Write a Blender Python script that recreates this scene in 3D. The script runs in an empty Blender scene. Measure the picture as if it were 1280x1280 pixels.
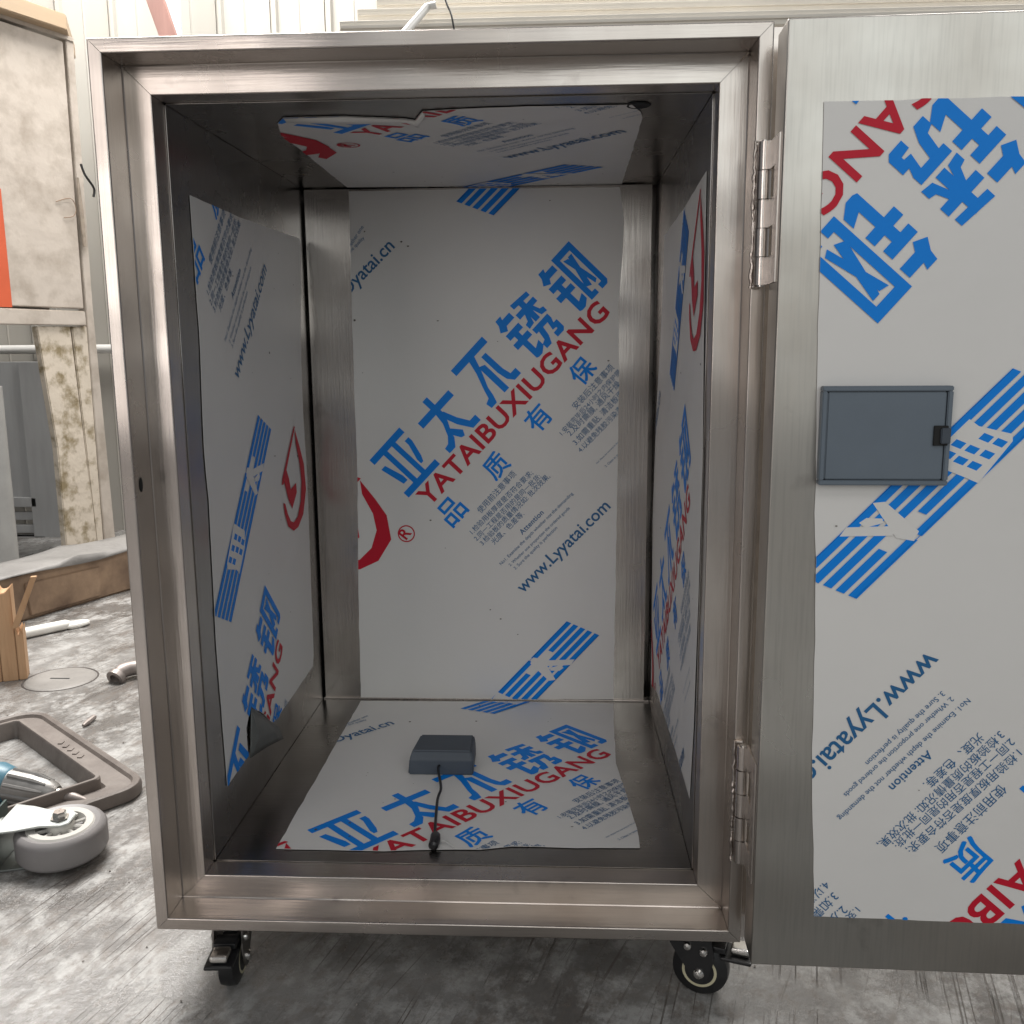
import bpy, bmesh, math, random
from mathutils import Vector, Matrix
from mathutils.geometry import tessellate_polygon
random.seed(7)
S = bpy.context.scene
COL = S.collection

# ------------------------------------------------------------------ camera
GZ = 0.085                                   # underside of the cabinet above the floor
CAM = Vector((0.4509, -0.9453, 0.6423 + GZ))
PITCH, YAW, ROLL, FPX = -0.1727, 0.0496, -0.0079, 1180.5
cy, sy, cp, sp = math.cos(YAW), math.sin(YAW), math.cos(PITCH), math.sin(PITCH)
FWD = Vector((-sy * cp, cy * cp, sp))
_r = Vector((cy, sy, 0)); _u = _r.cross(FWD)
cr, sr = math.cos(ROLL), math.sin(ROLL)
RIGHT = _r * cr + _u * sr
UP = _u * cr - _r * sr
cam = bpy.data.cameras.new('camera')
cam.sensor_fit = 'HORIZONTAL'; cam.sensor_width = 36; cam.lens = FPX / 1280 * 36
cam.clip_start = 0.02; cam.clip_end = 200
camo = bpy.data.objects.new('camera', cam); COL.objects.link(camo)
M = Matrix((RIGHT, UP, -FWD)).transposed().to_4x4(); M.translation = CAM
camo.matrix_world = M
S.camera = camo

# ------------------------------------------------------------------ light
w = bpy.data.worlds.new('World'); S.world = w; w.use_nodes = True
bg = w.node_tree.nodes['Background']
bg.inputs[0].default_value = (0.93, 0.96, 1.0, 1); bg.inputs[1].default_value = 0.27

def area(name, loc, target, sx, sy_, power, col):
    l = bpy.data.lights.new(name, 'AREA'); l.shape = 'RECTANGLE'; l.size = sx; l.size_y = sy_
    l.energy = power; l.color = col
    o = bpy.data.objects.new(name, l); COL.objects.link(o); o.location = loc
    o.rotation_euler = (Vector(target) - Vector(loc)).to_track_quat('-Z', 'Y').to_euler()
    return o
area('skylight', (-1.0, 1.85, 3.15), (-0.5, 0.35, 0), 1.9, 1.2, 245, (1.0, 0.97, 0.93))
area('skylight_far', (2.3, 1.7, 3.3), (1.4, 0.8, 0), 1.2, 1.6, 75, (1.0, 0.97, 0.93))
area('front_fill', (1.9, -4.6, 2.3), (0.8, 0, 0.7), 4.2, 2.6, 47, (0.96, 1.0, 0.97))  # unseen fill lamp added behind the camera
area('reflection_fill', (-1.9, -4.2, 1.5), (0.2, 0, 0.7), 1.5, 1.7, 28, (1.0, 0.93, 0.88))  # unseen lamp added to put a soft bright patch in the steel
area('overhead_fill', (0.7, -2.6, 3.8), (0.6, 0, 0.5), 2.4, 1.0, 21, (1.0, 0.98, 0.95))  # added overhead fill aimed at the cabinet front, no known fixture
S.view_settings.view_transform = 'Standard'; S.view_settings.look = 'None'
S.view_settings.gamma = 1; S.view_settings.use_curve_mapping = False
S.view_settings.exposure = 0.0

# ------------------------------------------------------------------ pixel helpers (1280 px photograph)
def ray(x, y):
    return (RIGHT * ((x - 640) / FPX) + UP * ((640 - y) / FPX) + FWD).normalized()
def hit(x, y, axis, val):
    d = ray(x, y); return CAM + d * ((val - CAM[axis]) / d[axis])
def gnd(x, y, z=0.0): return hit(x, y, 2, z)
def hitp(x, y, o, n):
    d = ray(x, y); return CAM + d * ((o - CAM).dot(n) / d.dot(n))

# ------------------------------------------------------------------ materials
MATS = {}
def mat(name, col, rough=0.5, metal=0.0, var=0.0, vscale=8.0, col2=None, bump=0.0, bscale=60.0,
        stretch=(1, 1, 1), rvar=0.0, coat=0.0, spec=0.5, wave=0.0, detail=5.0, lo=0.3, hi=0.7):
    if name in MATS: return MATS[name]
    m = bpy.data.materials.new(name); m.use_nodes = True; MATS[name] = m
    nt = m.node_tree; b = nt.nodes['Principled BSDF']; N = nt.nodes.new; L = nt.links.new
    b.inputs['Base Color'].default_value = (*col, 1); b.inputs['Roughness'].default_value = rough
    b.inputs['Metallic'].default_value = metal; b.inputs['Coat Weight'].default_value = coat
    b.inputs['Specular IOR Level'].default_value = spec
    if var or bump or rvar or wave:
        tc = N('ShaderNodeTexCoord'); mp = N('ShaderNodeMapping'); mp.inputs['Scale'].default_value = stretch
        L(tc.outputs['Object'], mp.inputs['Vector'])
    if var or rvar:
        no = N('ShaderNodeTexNoise'); no.inputs['Scale'].default_value = vscale
        no.inputs['Detail'].default_value = detail; no.inputs['Roughness'].default_value = 0.6
        L(mp.outputs[0], no.inputs['Vector'])
    if var:
        rp = N('ShaderNodeMapRange'); rp.inputs['From Min'].default_value = lo; rp.inputs['From Max'].default_value = hi
        rp.inputs['To Max'].default_value = var
        L(no.outputs['Fac'], rp.inputs['Value'])
        mx = N('ShaderNodeMix'); mx.data_type = 'RGBA'
        mx.inputs['A'].default_value = (*col, 1)
        c2 = col2 or tuple(c * 0.45 for c in col); mx.inputs['B'].default_value = (*c2, 1)
        L(rp.outputs[0], mx.inputs['Factor']); L(mx.outputs['Result'], b.inputs['Base Color'])
    if rvar:
        rr = N('ShaderNodeMapRange'); rr.inputs['From Min'].default_value = 0.3; rr.inputs['From Max'].default_value = 0.7
        rr.inputs['To Min'].default_value = max(0.03, rough - rvar); rr.inputs['To Max'].default_value = rough + rvar
        L(no.outputs['Fac'], rr.inputs['Value']); L(rr.outputs[0], b.inputs['Roughness'])
    last = None
    if wave:
        n3 = N('ShaderNodeTexNoise'); n3.inputs['Scale'].default_value = 5.5; n3.inputs['Detail'].default_value = 1.0
        L(tc.outputs['Object'], n3.inputs['Vector'])
        bw = N('ShaderNodeBump'); bw.inputs['Strength'].default_value = 1.0; bw.inputs['Distance'].default_value = wave
        L(n3.outputs['Fac'], bw.inputs['Height']); last = bw
    if bump:
        n2 = N('ShaderNodeTexNoise'); n2.inputs['Scale'].default_value = bscale; n2.inputs['Detail'].default_value = 4
        L(mp.outputs[0], n2.inputs['Vector'])
        bp = N('ShaderNodeBump'); bp.inputs['Strength'].default_value = 1.0; bp.inputs['Distance'].default_value = bump
        L(n2.outputs['Fac'], bp.inputs['Height'])
        if last: L(last.outputs[0], bp.inputs['Normal'])
        last = bp
    if last: L(last.outputs[0], b.inputs['Normal'])
    return m

def steel(name, stretch, tint=(0.56, 0.52, 0.49), rough=0.26):
    """brushed sheet: brushing grain along one axis, brown grinding and handling marks, slight waviness"""
    m = mat(name, tint, rough, 1.0, var=0.8, vscale=3.6, col2=(tint[0] * .76, tint[1] * .71, tint[2] * .67), rvar=0.07, wave=0.010)
    nt = m.node_tree; b = nt.nodes['Principled BSDF']; N = nt.nodes.new; L = nt.links.new
    tc = N('ShaderNodeTexCoord'); mp = N('ShaderNodeMapping'); mp.inputs['Scale'].default_value = stretch
    L(tc.outputs['Object'], mp.inputs['Vector'])
    def noise(scale, vec, d=3):
        n = N('ShaderNodeTexNoise'); n.inputs['Scale'].default_value = scale; n.inputs['Detail'].default_value = d
        L(vec, n.inputs['Vector']); return n.outputs['Fac']
    def ramp(v, a, c, lo, hi):
        r = N('ShaderNodeMapRange'); r.inputs['From Min'].default_value = a; r.inputs['From Max'].default_value = c
        r.inputs['To Min'].default_value = lo; r.inputs['To Max'].default_value = hi; L(v, r.inputs['Value']); return r.outputs[0]
    def mixin(fac, col):
        x = N('ShaderNodeMix'); x.data_type = 'RGBA'; x.inputs['B'].default_value = (*col, 1)
        L(b.inputs['Base Color'].links[0].from_socket, x.inputs['A']); L(fac, x.inputs['Factor']); L(x.outputs['Result'], b.inputs['Base Color'])
    mixin(ramp(noise(420, mp.outputs[0], 4), 0.45, 0.75, 0, 0.3), tuple(c * .58 for c in tint))            # brushing streaks
    mixin(ramp(noise(11, tc.outputs['Object'], 5), 0.66, 0.76, 0, 0.6), (0.16, 0.13, 0.12))      # dark smudges
    fine = noise(260, mp.outputs[0])
    bp = N('ShaderNodeBump'); bp.inputs['Distance'].default_value = 0.00016
    L(fine, bp.inputs['Height'])
    old = b.inputs['Normal'].links[0].from_socket
    L(old, bp.inputs['Normal']); L(bp.outputs[0], b.inputs['Normal'])
    return m
STEEL_H = steel('brushed_steel_horizontal', (0.04, 1, 1))
STEEL_V = steel('brushed_steel_vertical', (1, 1, 0.04))
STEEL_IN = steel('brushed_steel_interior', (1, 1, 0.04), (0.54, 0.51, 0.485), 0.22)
STEEL_INF = steel('darker_steel_flat', (0.04, 1, 1), (0.27, 0.26, 0.25), 0.26)  # darker tint for the interior floor and ceiling
STEEL_SIDE = steel('darker_steel_side', (1, 1, 0.04), (0.34, 0.33, 0.325), 0.26)  # darker tint for the interior side walls
STEEL_D = steel('brushed_steel_door', (1, 1, 0.04), (0.52, 0.505, 0.475), 0.33)
HINGE = mat('hinge_steel', (0.66, 0.60, 0.56), 0.26, 1, var=0.4, vscale=40)
WELD = mat('weld_metal', (0.55, 0.50, 0.46), 0.3, 1, var=0.7, vscale=120, col2=(0.2, 0.16, 0.14), bump=0.001, bscale=200)
DARK = mat('painted_hole_dark', (0.01, 0.01, 0.01), 0.8)  # black painted in place of the shade inside holes and recesses
FILM = mat('protective_film', (0.70, 0.685, 0.665), 0.42, 0, var=0.3, vscale=3, col2=(0.61, 0.60, 0.59),
           bump=0.0030, bscale=7, spec=0.5)
FILMBACK = mat('film_back', (0.10, 0.105, 0.10), 0.45, 0, var=0.5, vscale=30)
BLUE = mat('print_blue', (0.0, 0.215, 0.74), 0.5, spec=0.25)
RED = mat('print_red', (0.52, 0.010, 0.03), 0.5, spec=0.25)
DIRT = mat('dirt_speck', (0.10, 0.085, 0.07), 0.8)
INK = mat('print_dark', (0.012, 0.115, 0.28), 0.45)
SLATE = mat('slate_plastic', (0.125, 0.155, 0.19), 0.42, 0, var=0.15, vscale=20)
SLATE2 = mat('slate_plastic_dark', (0.055, 0.07, 0.092), 0.5, 0, var=0.3, vscale=30)
BLACK = mat('black_plastic', (0.012, 0.012, 0.013), 0.32)
BLACKM = mat('black_painted_metal', (0.014, 0.014, 0.015), 0.28, 0.0, var=0.3, vscale=30, col2=(0.03, 0.03, 0.03))
CHROME = mat('bright_zinc', (0.72, 0.70, 0.67), 0.22, 1, var=0.3, vscale=50)

# ------------------------------------------------------------------ object helpers
def link(o): COL.objects.link(o); return o
def parent(o, p):
    if p is not None:
        o.parent = p; o.matrix_parent_inverse = wm(p).inverted()
    return o
def wm(o):
    m = o.matrix_basis.copy()
    if o.parent is not None: m = wm(o.parent) @ o.matrix_parent_inverse @ m
    return m
def mesh(name, V, F, mats, par=None, smooth=False, idx=None):
    me = bpy.data.meshes.new(name); me.from_pydata([tuple(v) for v in V], [], F)
    for m in (mats if isinstance(mats, (list, tuple)) else [mats]): me.materials.append(m)
    if idx:
        for p, i in zip(me.polygons, idx): p.material_index = i
    if smooth:
        for p in me.polygons: p.use_smooth = True
    me.update()
    o = link(bpy.data.objects.new(name, me)); return parent(o, par)
def from_bm(name, bm, mats, par=None, smooth=False, recalc=True):
    if recalc: bmesh.ops.recalc_face_normals(bm, faces=bm.faces)
    me = bpy.data.meshes.new(name); bm.to_mesh(me); bm.free()
    for m in (mats if isinstance(mats, (list, tuple)) else [mats]): me.materials.append(m)
    if smooth:
        for p in me.polygons: p.use_smooth = True
        me.set_sharp_from_angle(angle=math.radians(35))
    o = link(bpy.data.objects.new(name, me))
    if smooth:
        wn = o.modifiers.new('wn', 'WEIGHTED_NORMAL'); wn.keep_sharp = True
    return parent(o, par)
def tag(o, label=None, cat=None, group=None, kind=None):
    if label: o['label'] = label
    if cat: o['category'] = cat
    if group: o['group'] = group
    if kind: o['kind'] = kind
    return o
def empty(name, loc):
    o = bpy.data.objects.new(name, None); o.location = loc; o.empty_display_size = 0.05; return link(o)
def abox(bm, lo, hi, bev=0.0, seg=2, rot=None, mi=0):
    lo, hi = Vector(lo), Vector(hi)
    t = bmesh.new(); r = bmesh.ops.create_cube(t, size=1)
    c = (lo + hi) / 2; s = hi - lo
    for v in t.verts: v.co = Vector((v.co.x * s.x, v.co.y * s.y, v.co.z * s.z))
    if bev: bmesh.ops.bevel(t, geom=t.edges[:], offset=bev, segments=seg, affect='EDGES', profile=0.5)
    mtx = Matrix.Translation(c) @ (rot.to_4x4() if rot else Matrix.Identity(4))
    bmesh.ops.transform(t, matrix=mtx, verts=t.verts)
    for f in t.faces: f.material_index = mi
    merge(bm, t)
def merge(bm, t):
    me = bpy.data.meshes.new('tmp'); t.to_mesh(me); t.free(); bm.from_mesh(me); bpy.data.meshes.remove(me)
def box(name, lo, hi, m, par=None, bev=0.0012, rot=None):
    bm = bmesh.new(); abox(bm, lo, hi, bev, rot=rot); return from_bm(name, bm, m, par, smooth=bev > 0)
def frame_of(a, b):
    z = (Vector(b) - Vector(a)).normalized(); x = z.orthogonal().normalized(); return x, z.cross(x), z
def atube(bm, pts, rads, n=14, cap=True, mi=0):
    pts = [Vector(p) for p in pts]
    if not isinstance(rads, (list, tuple)): rads = [rads] * len(pts)
    rings = []; x = None
    for i, p in enumerate(pts):
        d = (pts[min(i + 1, len(pts) - 1)] - pts[max(i - 1, 0)]).normalized()
        x = d.orthogonal().normalized() if x is None else (x - d * x.dot(d)).normalized()
        y = d.cross(x)
        rings.append([bm.verts.new(p + (x * math.cos(t) + y * math.sin(t)) * rads[i])
                      for t in (2 * math.pi * k / n for k in range(n))])
    for a, b in zip(rings, rings[1:]):
        for k in range(n):
            f = bm.faces.new((a[k], a[(k + 1) % n], b[(k + 1) % n], b[k])); f.material_index = mi
    if cap:
        bm.faces.new(rings[0][::-1]).material_index = mi; bm.faces.new(rings[-1]).material_index = mi
def tube(name, pts, rads, m, par=None, n=14):
    bm = bmesh.new(); atube(bm, pts, rads, n); return from_bm(name, bm, m, par, smooth=True)
def alathe(bm, c, axis, prof, n=32, mi=0):
    """prof: list of (radius, along-axis, material) ; closed revolve"""
    c = Vector(c); ax = Vector(axis).normalized(); x = ax.orthogonal().normalized(); y = ax.cross(x)
    rings = []
    for p in prof:
        rings.append([bm.verts.new(c + ax * p[1] + (x * math.cos(t) + y * math.sin(t)) * p[0])
                      for t in (2 * math.pi * k / n for k in range(n))])
    for i, (a, b) in enumerate(zip(rings, rings[1:])):
        for k in range(n):
            f = bm.faces.new((a[k], a[(k + 1) % n], b[(k + 1) % n], b[k]))
            f.material_index = prof[i][2] if len(prof[i]) > 2 else mi
def lathe(name, c, axis, prof, m, par=None, n=32):
    bm = bmesh.new(); alathe(bm, c, axis, prof, n); return from_bm(name, bm, m, par, smooth=True)
def prism(name, pts, off, m, par=None, bev=0.0):
    """closed outline extruded by vector off"""
    bm = bmesh.new(); off = Vector(off)
    a = [bm.verts.new(Vector(p)) for p in pts]; b = [bm.verts.new(Vector(p) + off) for p in pts]
    n = len(a); bm.faces.new(a); bm.faces.new(b[::-1])
    for i in range(n): bm.faces.new((a[i], b[i], b[(i + 1) % n], a[(i + 1) % n]))
    if bev:
        bmesh.ops.recalc_face_normals(bm, faces=bm.faces)
        bmesh.ops.bevel(bm, geom=bm.edges[:], offset=bev, segments=2, affect='EDGES')
    return from_bm(name, bm, m, par, smooth=bev > 0)

# ------------------------------------------------------------------ the setting: floor and wall
def floor_material():
    m = bpy.data.materials.new('worn_concrete'); m.use_nodes = True
    nt = m.node_tree; b = nt.nodes['Principled BSDF']; N = nt.nodes.new; L = nt.links.new
    tc = N('ShaderNodeTexCoord')
    rot = N('ShaderNodeMapping'); rot.inputs['Rotation'].default_value = (0, 0, math.radians(14.8))
    L(tc.outputs['Object'], rot.inputs['Vector'])
    def noise(scale, stretch=(1, 1, 1), detail=6, rough=0.6, src=rot):
        mp = N('ShaderNodeMapping'); mp.inputs['Scale'].default_value = stretch; L(src.outputs[0], mp.inputs['Vector'])
        n = N('ShaderNodeTexNoise'); n.inputs['Scale'].default_value = scale; n.inputs['Detail'].default_value = detail
        n.inputs['Roughness'].default_value = rough; L(mp.outputs[0], n.inputs['Vector']); return n.outputs['Fac']
    def ramp(v, a, c, lo=0.0, hi=1.0):
        r = N('ShaderNodeMapRange'); r.inputs['From Min'].default_value = a; r.inputs['From Max'].default_value = c
        r.inputs['To Min'].default_value = lo; r.inputs['To Max'].default_value = hi; L(v, r.inputs['Value']); return r.outputs[0]
    def mixc(fac, A, Bc):
        x = N('ShaderNodeMix'); x.data_type = 'RGBA'; L(fac, x.inputs['Factor'])
        if isinstance(A, tuple): x.inputs['A'].default_value = (*A, 1)
        else: L(A, x.inputs['A'])
        if isinstance(Bc, tuple): x.inputs['B'].default_value = (*Bc, 1)
        else: L(Bc, x.inputs['B'])
        return x.outputs['Result']
    def mul(a, c):
        x = N('ShaderNodeMath'); x.operation = 'MULTIPLY'; L(a, x.inputs[0])
        if isinstance(c, float): x.inputs[1].default_value = c
        else: L(c, x.inputs[1])
        return x.outputs[0]
    c = mixc(ramp(noise(3.6, (1, .7, 1), 7, .65), 0.42, 0.58), (0.235, 0.228, 0.22), (0.12, 0.112, 0.105))
    c = mixc(ramp(noise(17, (1, 0.72, 1), 10, 0.74), 0.47, 0.60), c, (0.37, 0.365, 0.355))      # pale scuffing
    c = mixc(ramp(noise(75, (1, 0.62, 1), 6, 0.7), 0.50, 0.66, 0, 0.55), c, (0.17, 0.145, 0.125))  # fine dirt
    c = mixc(ramp(noise(9, (1, .6, 1), 9, 0.78), 0.54, 0.66, 0, 0.8), c, (0.13, 0.105, 0.088))  # grime patches
    # scratches: thin near-parallel lines in two directions, broken up by masks
    scr = mul(ramp(noise(330, (1, 0.006, 1), 2, 0.5), 0.615, 0.65), ramp(noise(6), 0.46, 0.58))
    rot2 = N('ShaderNodeMapping'); rot2.inputs['Rotation'].default_value = (0, 0, math.radians(24)); L(tc.outputs['Object'], rot2.inputs['Vector'])
    scr2 = mul(ramp(noise(210, (1, 0.008, 1), 2, 0.5, rot2), 0.63, 0.67), ramp(noise(5, (1, 1, 1), 4, .6, rot2), 0.46, 0.56))
    c = mixc(mul(scr, 0.9), c, (0.10, 0.085, 0.075)); c = mixc(mul(scr2, 0.65), c, (0.09, 0.075, 0.065))
    cross = mul(ramp(noise(60, (0.03, 1, 1), 2), 0.67, 0.70), ramp(noise(4), 0.5, 0.6))
    c = mixc(mul(cross, 0.6), c, (0.12, 0.10, 0.09))
    spots = ramp(noise(42, (1, 1, 1), 3), 0.71, 0.76, 0, 0.8)
    c = mixc(spots, c, (0.05, 0.04, 0.035))
    L(c, b.inputs['Base Color'])
    L(ramp(noise(8, (1, .8, 1), 8, .65), 0.40, 0.60, 0.14, 0.46), b.inputs['Roughness'])
    bp = N('ShaderNodeBump'); bp.inputs['Distance'].default_value = 0.0022; L(noise(34, (1, 0.75, 1), 9, 0.72), bp.inputs['Height'])
    b2 = N('ShaderNodeBump'); b2.inputs['Distance'].default_value = 0.0012; b2.invert = True; L(scr, b2.inputs['Height'])
    L(bp.outputs[0], b2.inputs['Normal']); L(b2.outputs[0], b.inputs['Normal'])
    return m
tag(mesh('floor', [(-12, -12, 0), (12, -12, 0), (12, 12, 0), (-12, 12, 0)], [(0, 1, 2, 3)], floor_material()), kind='structure')

WALLY = 2.75
CREAMW = mat('white_sheet_wall', (0.41, 0.395, 0.36), 0.5, 0, var=0.6, vscale=2.0, col2=(0.36, 0.335, 0.295), stretch=(3, 3, 0.5))
wall = tag(mesh('back_wall', [(-4, WALLY + .05, 0), (4.2, WALLY + .05, 0), (4.2, WALLY + .05, 2.9), (-4, WALLY + .05, 2.9),
                              (-4, WALLY + .12, 0), (4.2, WALLY + .12, 0), (4.2, WALLY + .12, 2.9), (-4, WALLY + .12, 2.9)],
                [(0, 1, 2, 3), (4, 7, 6, 5), (3, 2, 6, 7), (0, 4, 5, 1), (0, 3, 7, 4), (1, 5, 6, 2)], CREAMW), kind='structure')
# corrugated sheets: one rib pair per sheet
PW = 0.205
prof = [(0, .045), (0.003, .030), (.010, .022), (.024, .022), (.031, .036), (.105, .036), (.109, .033), (.113, .036), (PW - .002, .036), (PW - .002, .046)]
sv, sf = [], []
for (px_, py_) in prof: sv += [(px_, WALLY + py_ - 0.0, 0.0), (px_, WALLY + py_, 2.88)]
for i in range(len(prof) - 1): sf.append((2 * i, 2 * i + 2, 2 * i + 3, 2 * i + 1))
sheet0 = mesh('wall_panel', sv, sf, CREAMW)
for i in range(38):
    o = sheet0 if i == 0 else link(sheet0.copy())
    o.location = (-3.9 + i * PW, 0, 0)
    parent(o, wall)

# ------------------------------------------------------------------ film and print machinery
def tri_clip(tri, clip):
    poly = list(tri)
    for i in range(3):
        a, b = clip[i], clip[(i + 1) % 3]; out = []
        ex, ey = b[0] - a[0], b[1] - a[1]
        side = lambda p: ex * (p[1] - a[1]) - ey * (p[0] - a[0])
        for j in range(len(poly)):
            p, q = poly[j], poly[(j + 1) % len(poly)]; sp_, sq = side(p), side(q)
            if sp_ >= 0: out.append(p)
            if (sp_ >= 0) != (sq >= 0):
                t = sp_ / (sp_ - sq); out.append((p[0] + (q[0] - p[0]) * t, p[1] + (q[1] - p[1]) * t))
        poly = out
        if len(poly) < 3: return []
    return poly
def tess(poly):
    T = []
    for t in tessellate_polygon([[Vector((p[0], p[1], 0)) for p in poly]]):
        a, b, c = (poly[i][:2] for i in t)
        if (b[0] - a[0]) * (c[1] - a[1]) - (b[1] - a[1]) * (c[0] - a[0]) < 0: b, c = c, b
        T.append((a, b, c))
    return T
class Surf:
    """a film on a plane: o + a*ea + b*eb, facing n"""
    def __init__(s, o, ea, eb):
        s.o, s.ea, s.eb = Vector(o), Vector(ea).normalized(), Vector(eb).normalized()
        s.n = s.ea.cross(s.eb); s.tris = []; s.V = []; s.F = []; s.I = []; s.layer = 0
    def px(s, x, y):
        p = hitp(x, y, s.o + s.n * 0.001, s.n) - s.o; return (p.dot(s.ea), p.dot(s.eb))
    def p3(s, p, h): return s.o + s.ea * p[0] + s.eb * p[1] + s.n * h
    def outline(s, pts, rough=0.0006):
        q = []
        for i in range(len(pts)):
            a, b = pts[i], pts[(i + 1) % len(pts)]; n = max(1, int(math.dist(a, b) / 0.02))
            for k in range(n):
                t = k / n; j = rough if k else 0
                q.append((a[0] + (b[0] - a[0]) * t + random.uniform(-j, j), a[1] + (b[1] - a[1]) * t + random.uniform(-j, j)))
        s.tris = tess(q)
        base = len(s.V); s.V += [s.p3(p, 0.0012) for p in q] + [s.p3(p, 0.0009) for p in q]; n = len(q)
        for t in tessellate_polygon([[Vector((p[0], p[1], 0)) for p in q]]):
            a, b, c = t
            if (q[b][0] - q[a][0]) * (q[c][1] - q[a][1]) - (q[b][1] - q[a][1]) * (q[c][0] - q[a][0]) < 0: b, c = c, b
            s.F.append((base + a, base + b, base + c)); s.I.append(0)
            s.F.append((base + n + a, base + n + c, base + n + b)); s.I.append(0)
        for i in range(n):
            s.F.append((base + i, base + n + i, base + n + (i + 1) % n, base + (i + 1) % n)); s.I.append(0)
        xs = [p[0] for p in q]; ys = [p[1] for p in q]; s.bb = (min(xs), max(xs), min(ys), max(ys))
    def paint(s, tris, mi):
        s.layer += 1; h = 0.00145 + 0.000005 * s.layer
        if not hasattr(s, 'cb'):
            s.cb = [(min(p[0] for p in c), max(p[0] for p in c), min(p[1] for p in c), max(p[1] for p in c)) for c in s.tris]
        for t in tris:
            if (t[1][0] - t[0][0]) * (t[2][1] - t[0][1]) - (t[1][1] - t[0][1]) * (t[2][0] - t[0][0]) < 0: t = (t[0], t[2], t[1])
            xs = [p[0] for p in t]; ys = [p[1] for p in t]
            if max(xs) < s.bb[0] or min(xs) > s.bb[1] or max(ys) < s.bb[2] or min(ys) > s.bb[3]: continue
            x0, x1, y0, y1 = min(xs), max(xs), min(ys), max(ys)
            for ct, cb in zip(s.tris, s.cb):
                if cb[1] < x0 or cb[0] > x1 or cb[3] < y0 or cb[2] > y1: continue
                pl = tri_clip(t, ct)
                if pl:
                    k = len(s.V); s.V += [s.p3(p, h) for p in pl]; s.F.append(tuple(range(k, k + len(pl)))); s.I.append(mi)
    def specks(s, n=16):
        s.layer += 2
        for _ in range(n):
            x, y = random.uniform(s.bb[0], s.bb[1]), random.uniform(s.bb[2], s.bb[3]); r = random.choice((.0008, .001, .0013, .002)); k = random.uniform(.3, 1)
            a0 = random.uniform(0, 6); s.paint([((x, y), (x + r * math.cos(a0 + u), y + k * r * math.sin(a0 + u)), (x + r * math.cos(a0 + u + 1.1), y + k * r * math.sin(a0 + u + 1.1))) for u in (0, 1.05, 2.1, 3.15, 4.2, 5.25)], 4)
    def build(s, name, par, label=None):
        s.specks()
        o = mesh(name, s.V, s.F, [FILM, BLUE, RED, INK, DIRT], par, idx=s.I)
        if label: o['label'] = label
        return o

_tc = {}
def text_tris(txt, bold, space):
    key = (txt, bold, space)
    if key in _tc: return _tc[key]
    cu = bpy.data.curves.new('t', 'FONT'); cu.body = txt; cu.size = 1; cu.resolution_u = 3
    cu.space_character = space; cu.offset = bold
    ob = link(bpy.data.objects.new('t', cu))
    dg = bpy.context.evaluated_depsgraph_get(); me = bpy.data.meshes.new_from_object(ob.evaluated_get(dg))
    me.calc_loop_triangles()
    P = [(v.co.x, v.co.y) for v in me.vertices]
    T = [tuple(P[i] for i in t.vertices) for t in me.loop_triangles]
    bpy.data.objects.remove(ob); bpy.data.curves.remove(cu); bpy.data.meshes.remove(me)
    x0 = min(p[0] for p in P); x1 = max(p[0] for p in P)
    cjk = any(ord(ch) > 0x2000 for ch in txt); y0 = min(p[1] for p in P) if cjk else 0.0
    k = 1 / (x1 - x0)
    T = [tuple(((p[0] - x0) * k, (p[1] - y0) * k) for p in t) for t in T]
    _tc[key] = T; return T
BL, RD, DK = 1, 2, 3
def el_text(txt, p0, p1, mi, bold=0.0, space=1.0, tall=1.0):
    dx, dy = p1[0] - p0[0], p1[1] - p0[1]
    return (mi, [tuple((p0[0] + dx * u - dy * v * tall, p0[1] + dy * u + dx * v * tall) for u, v in t) for t in text_tris(txt, bold, space)])
def el_poly(pts, mi): return (mi, tess(pts))
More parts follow.
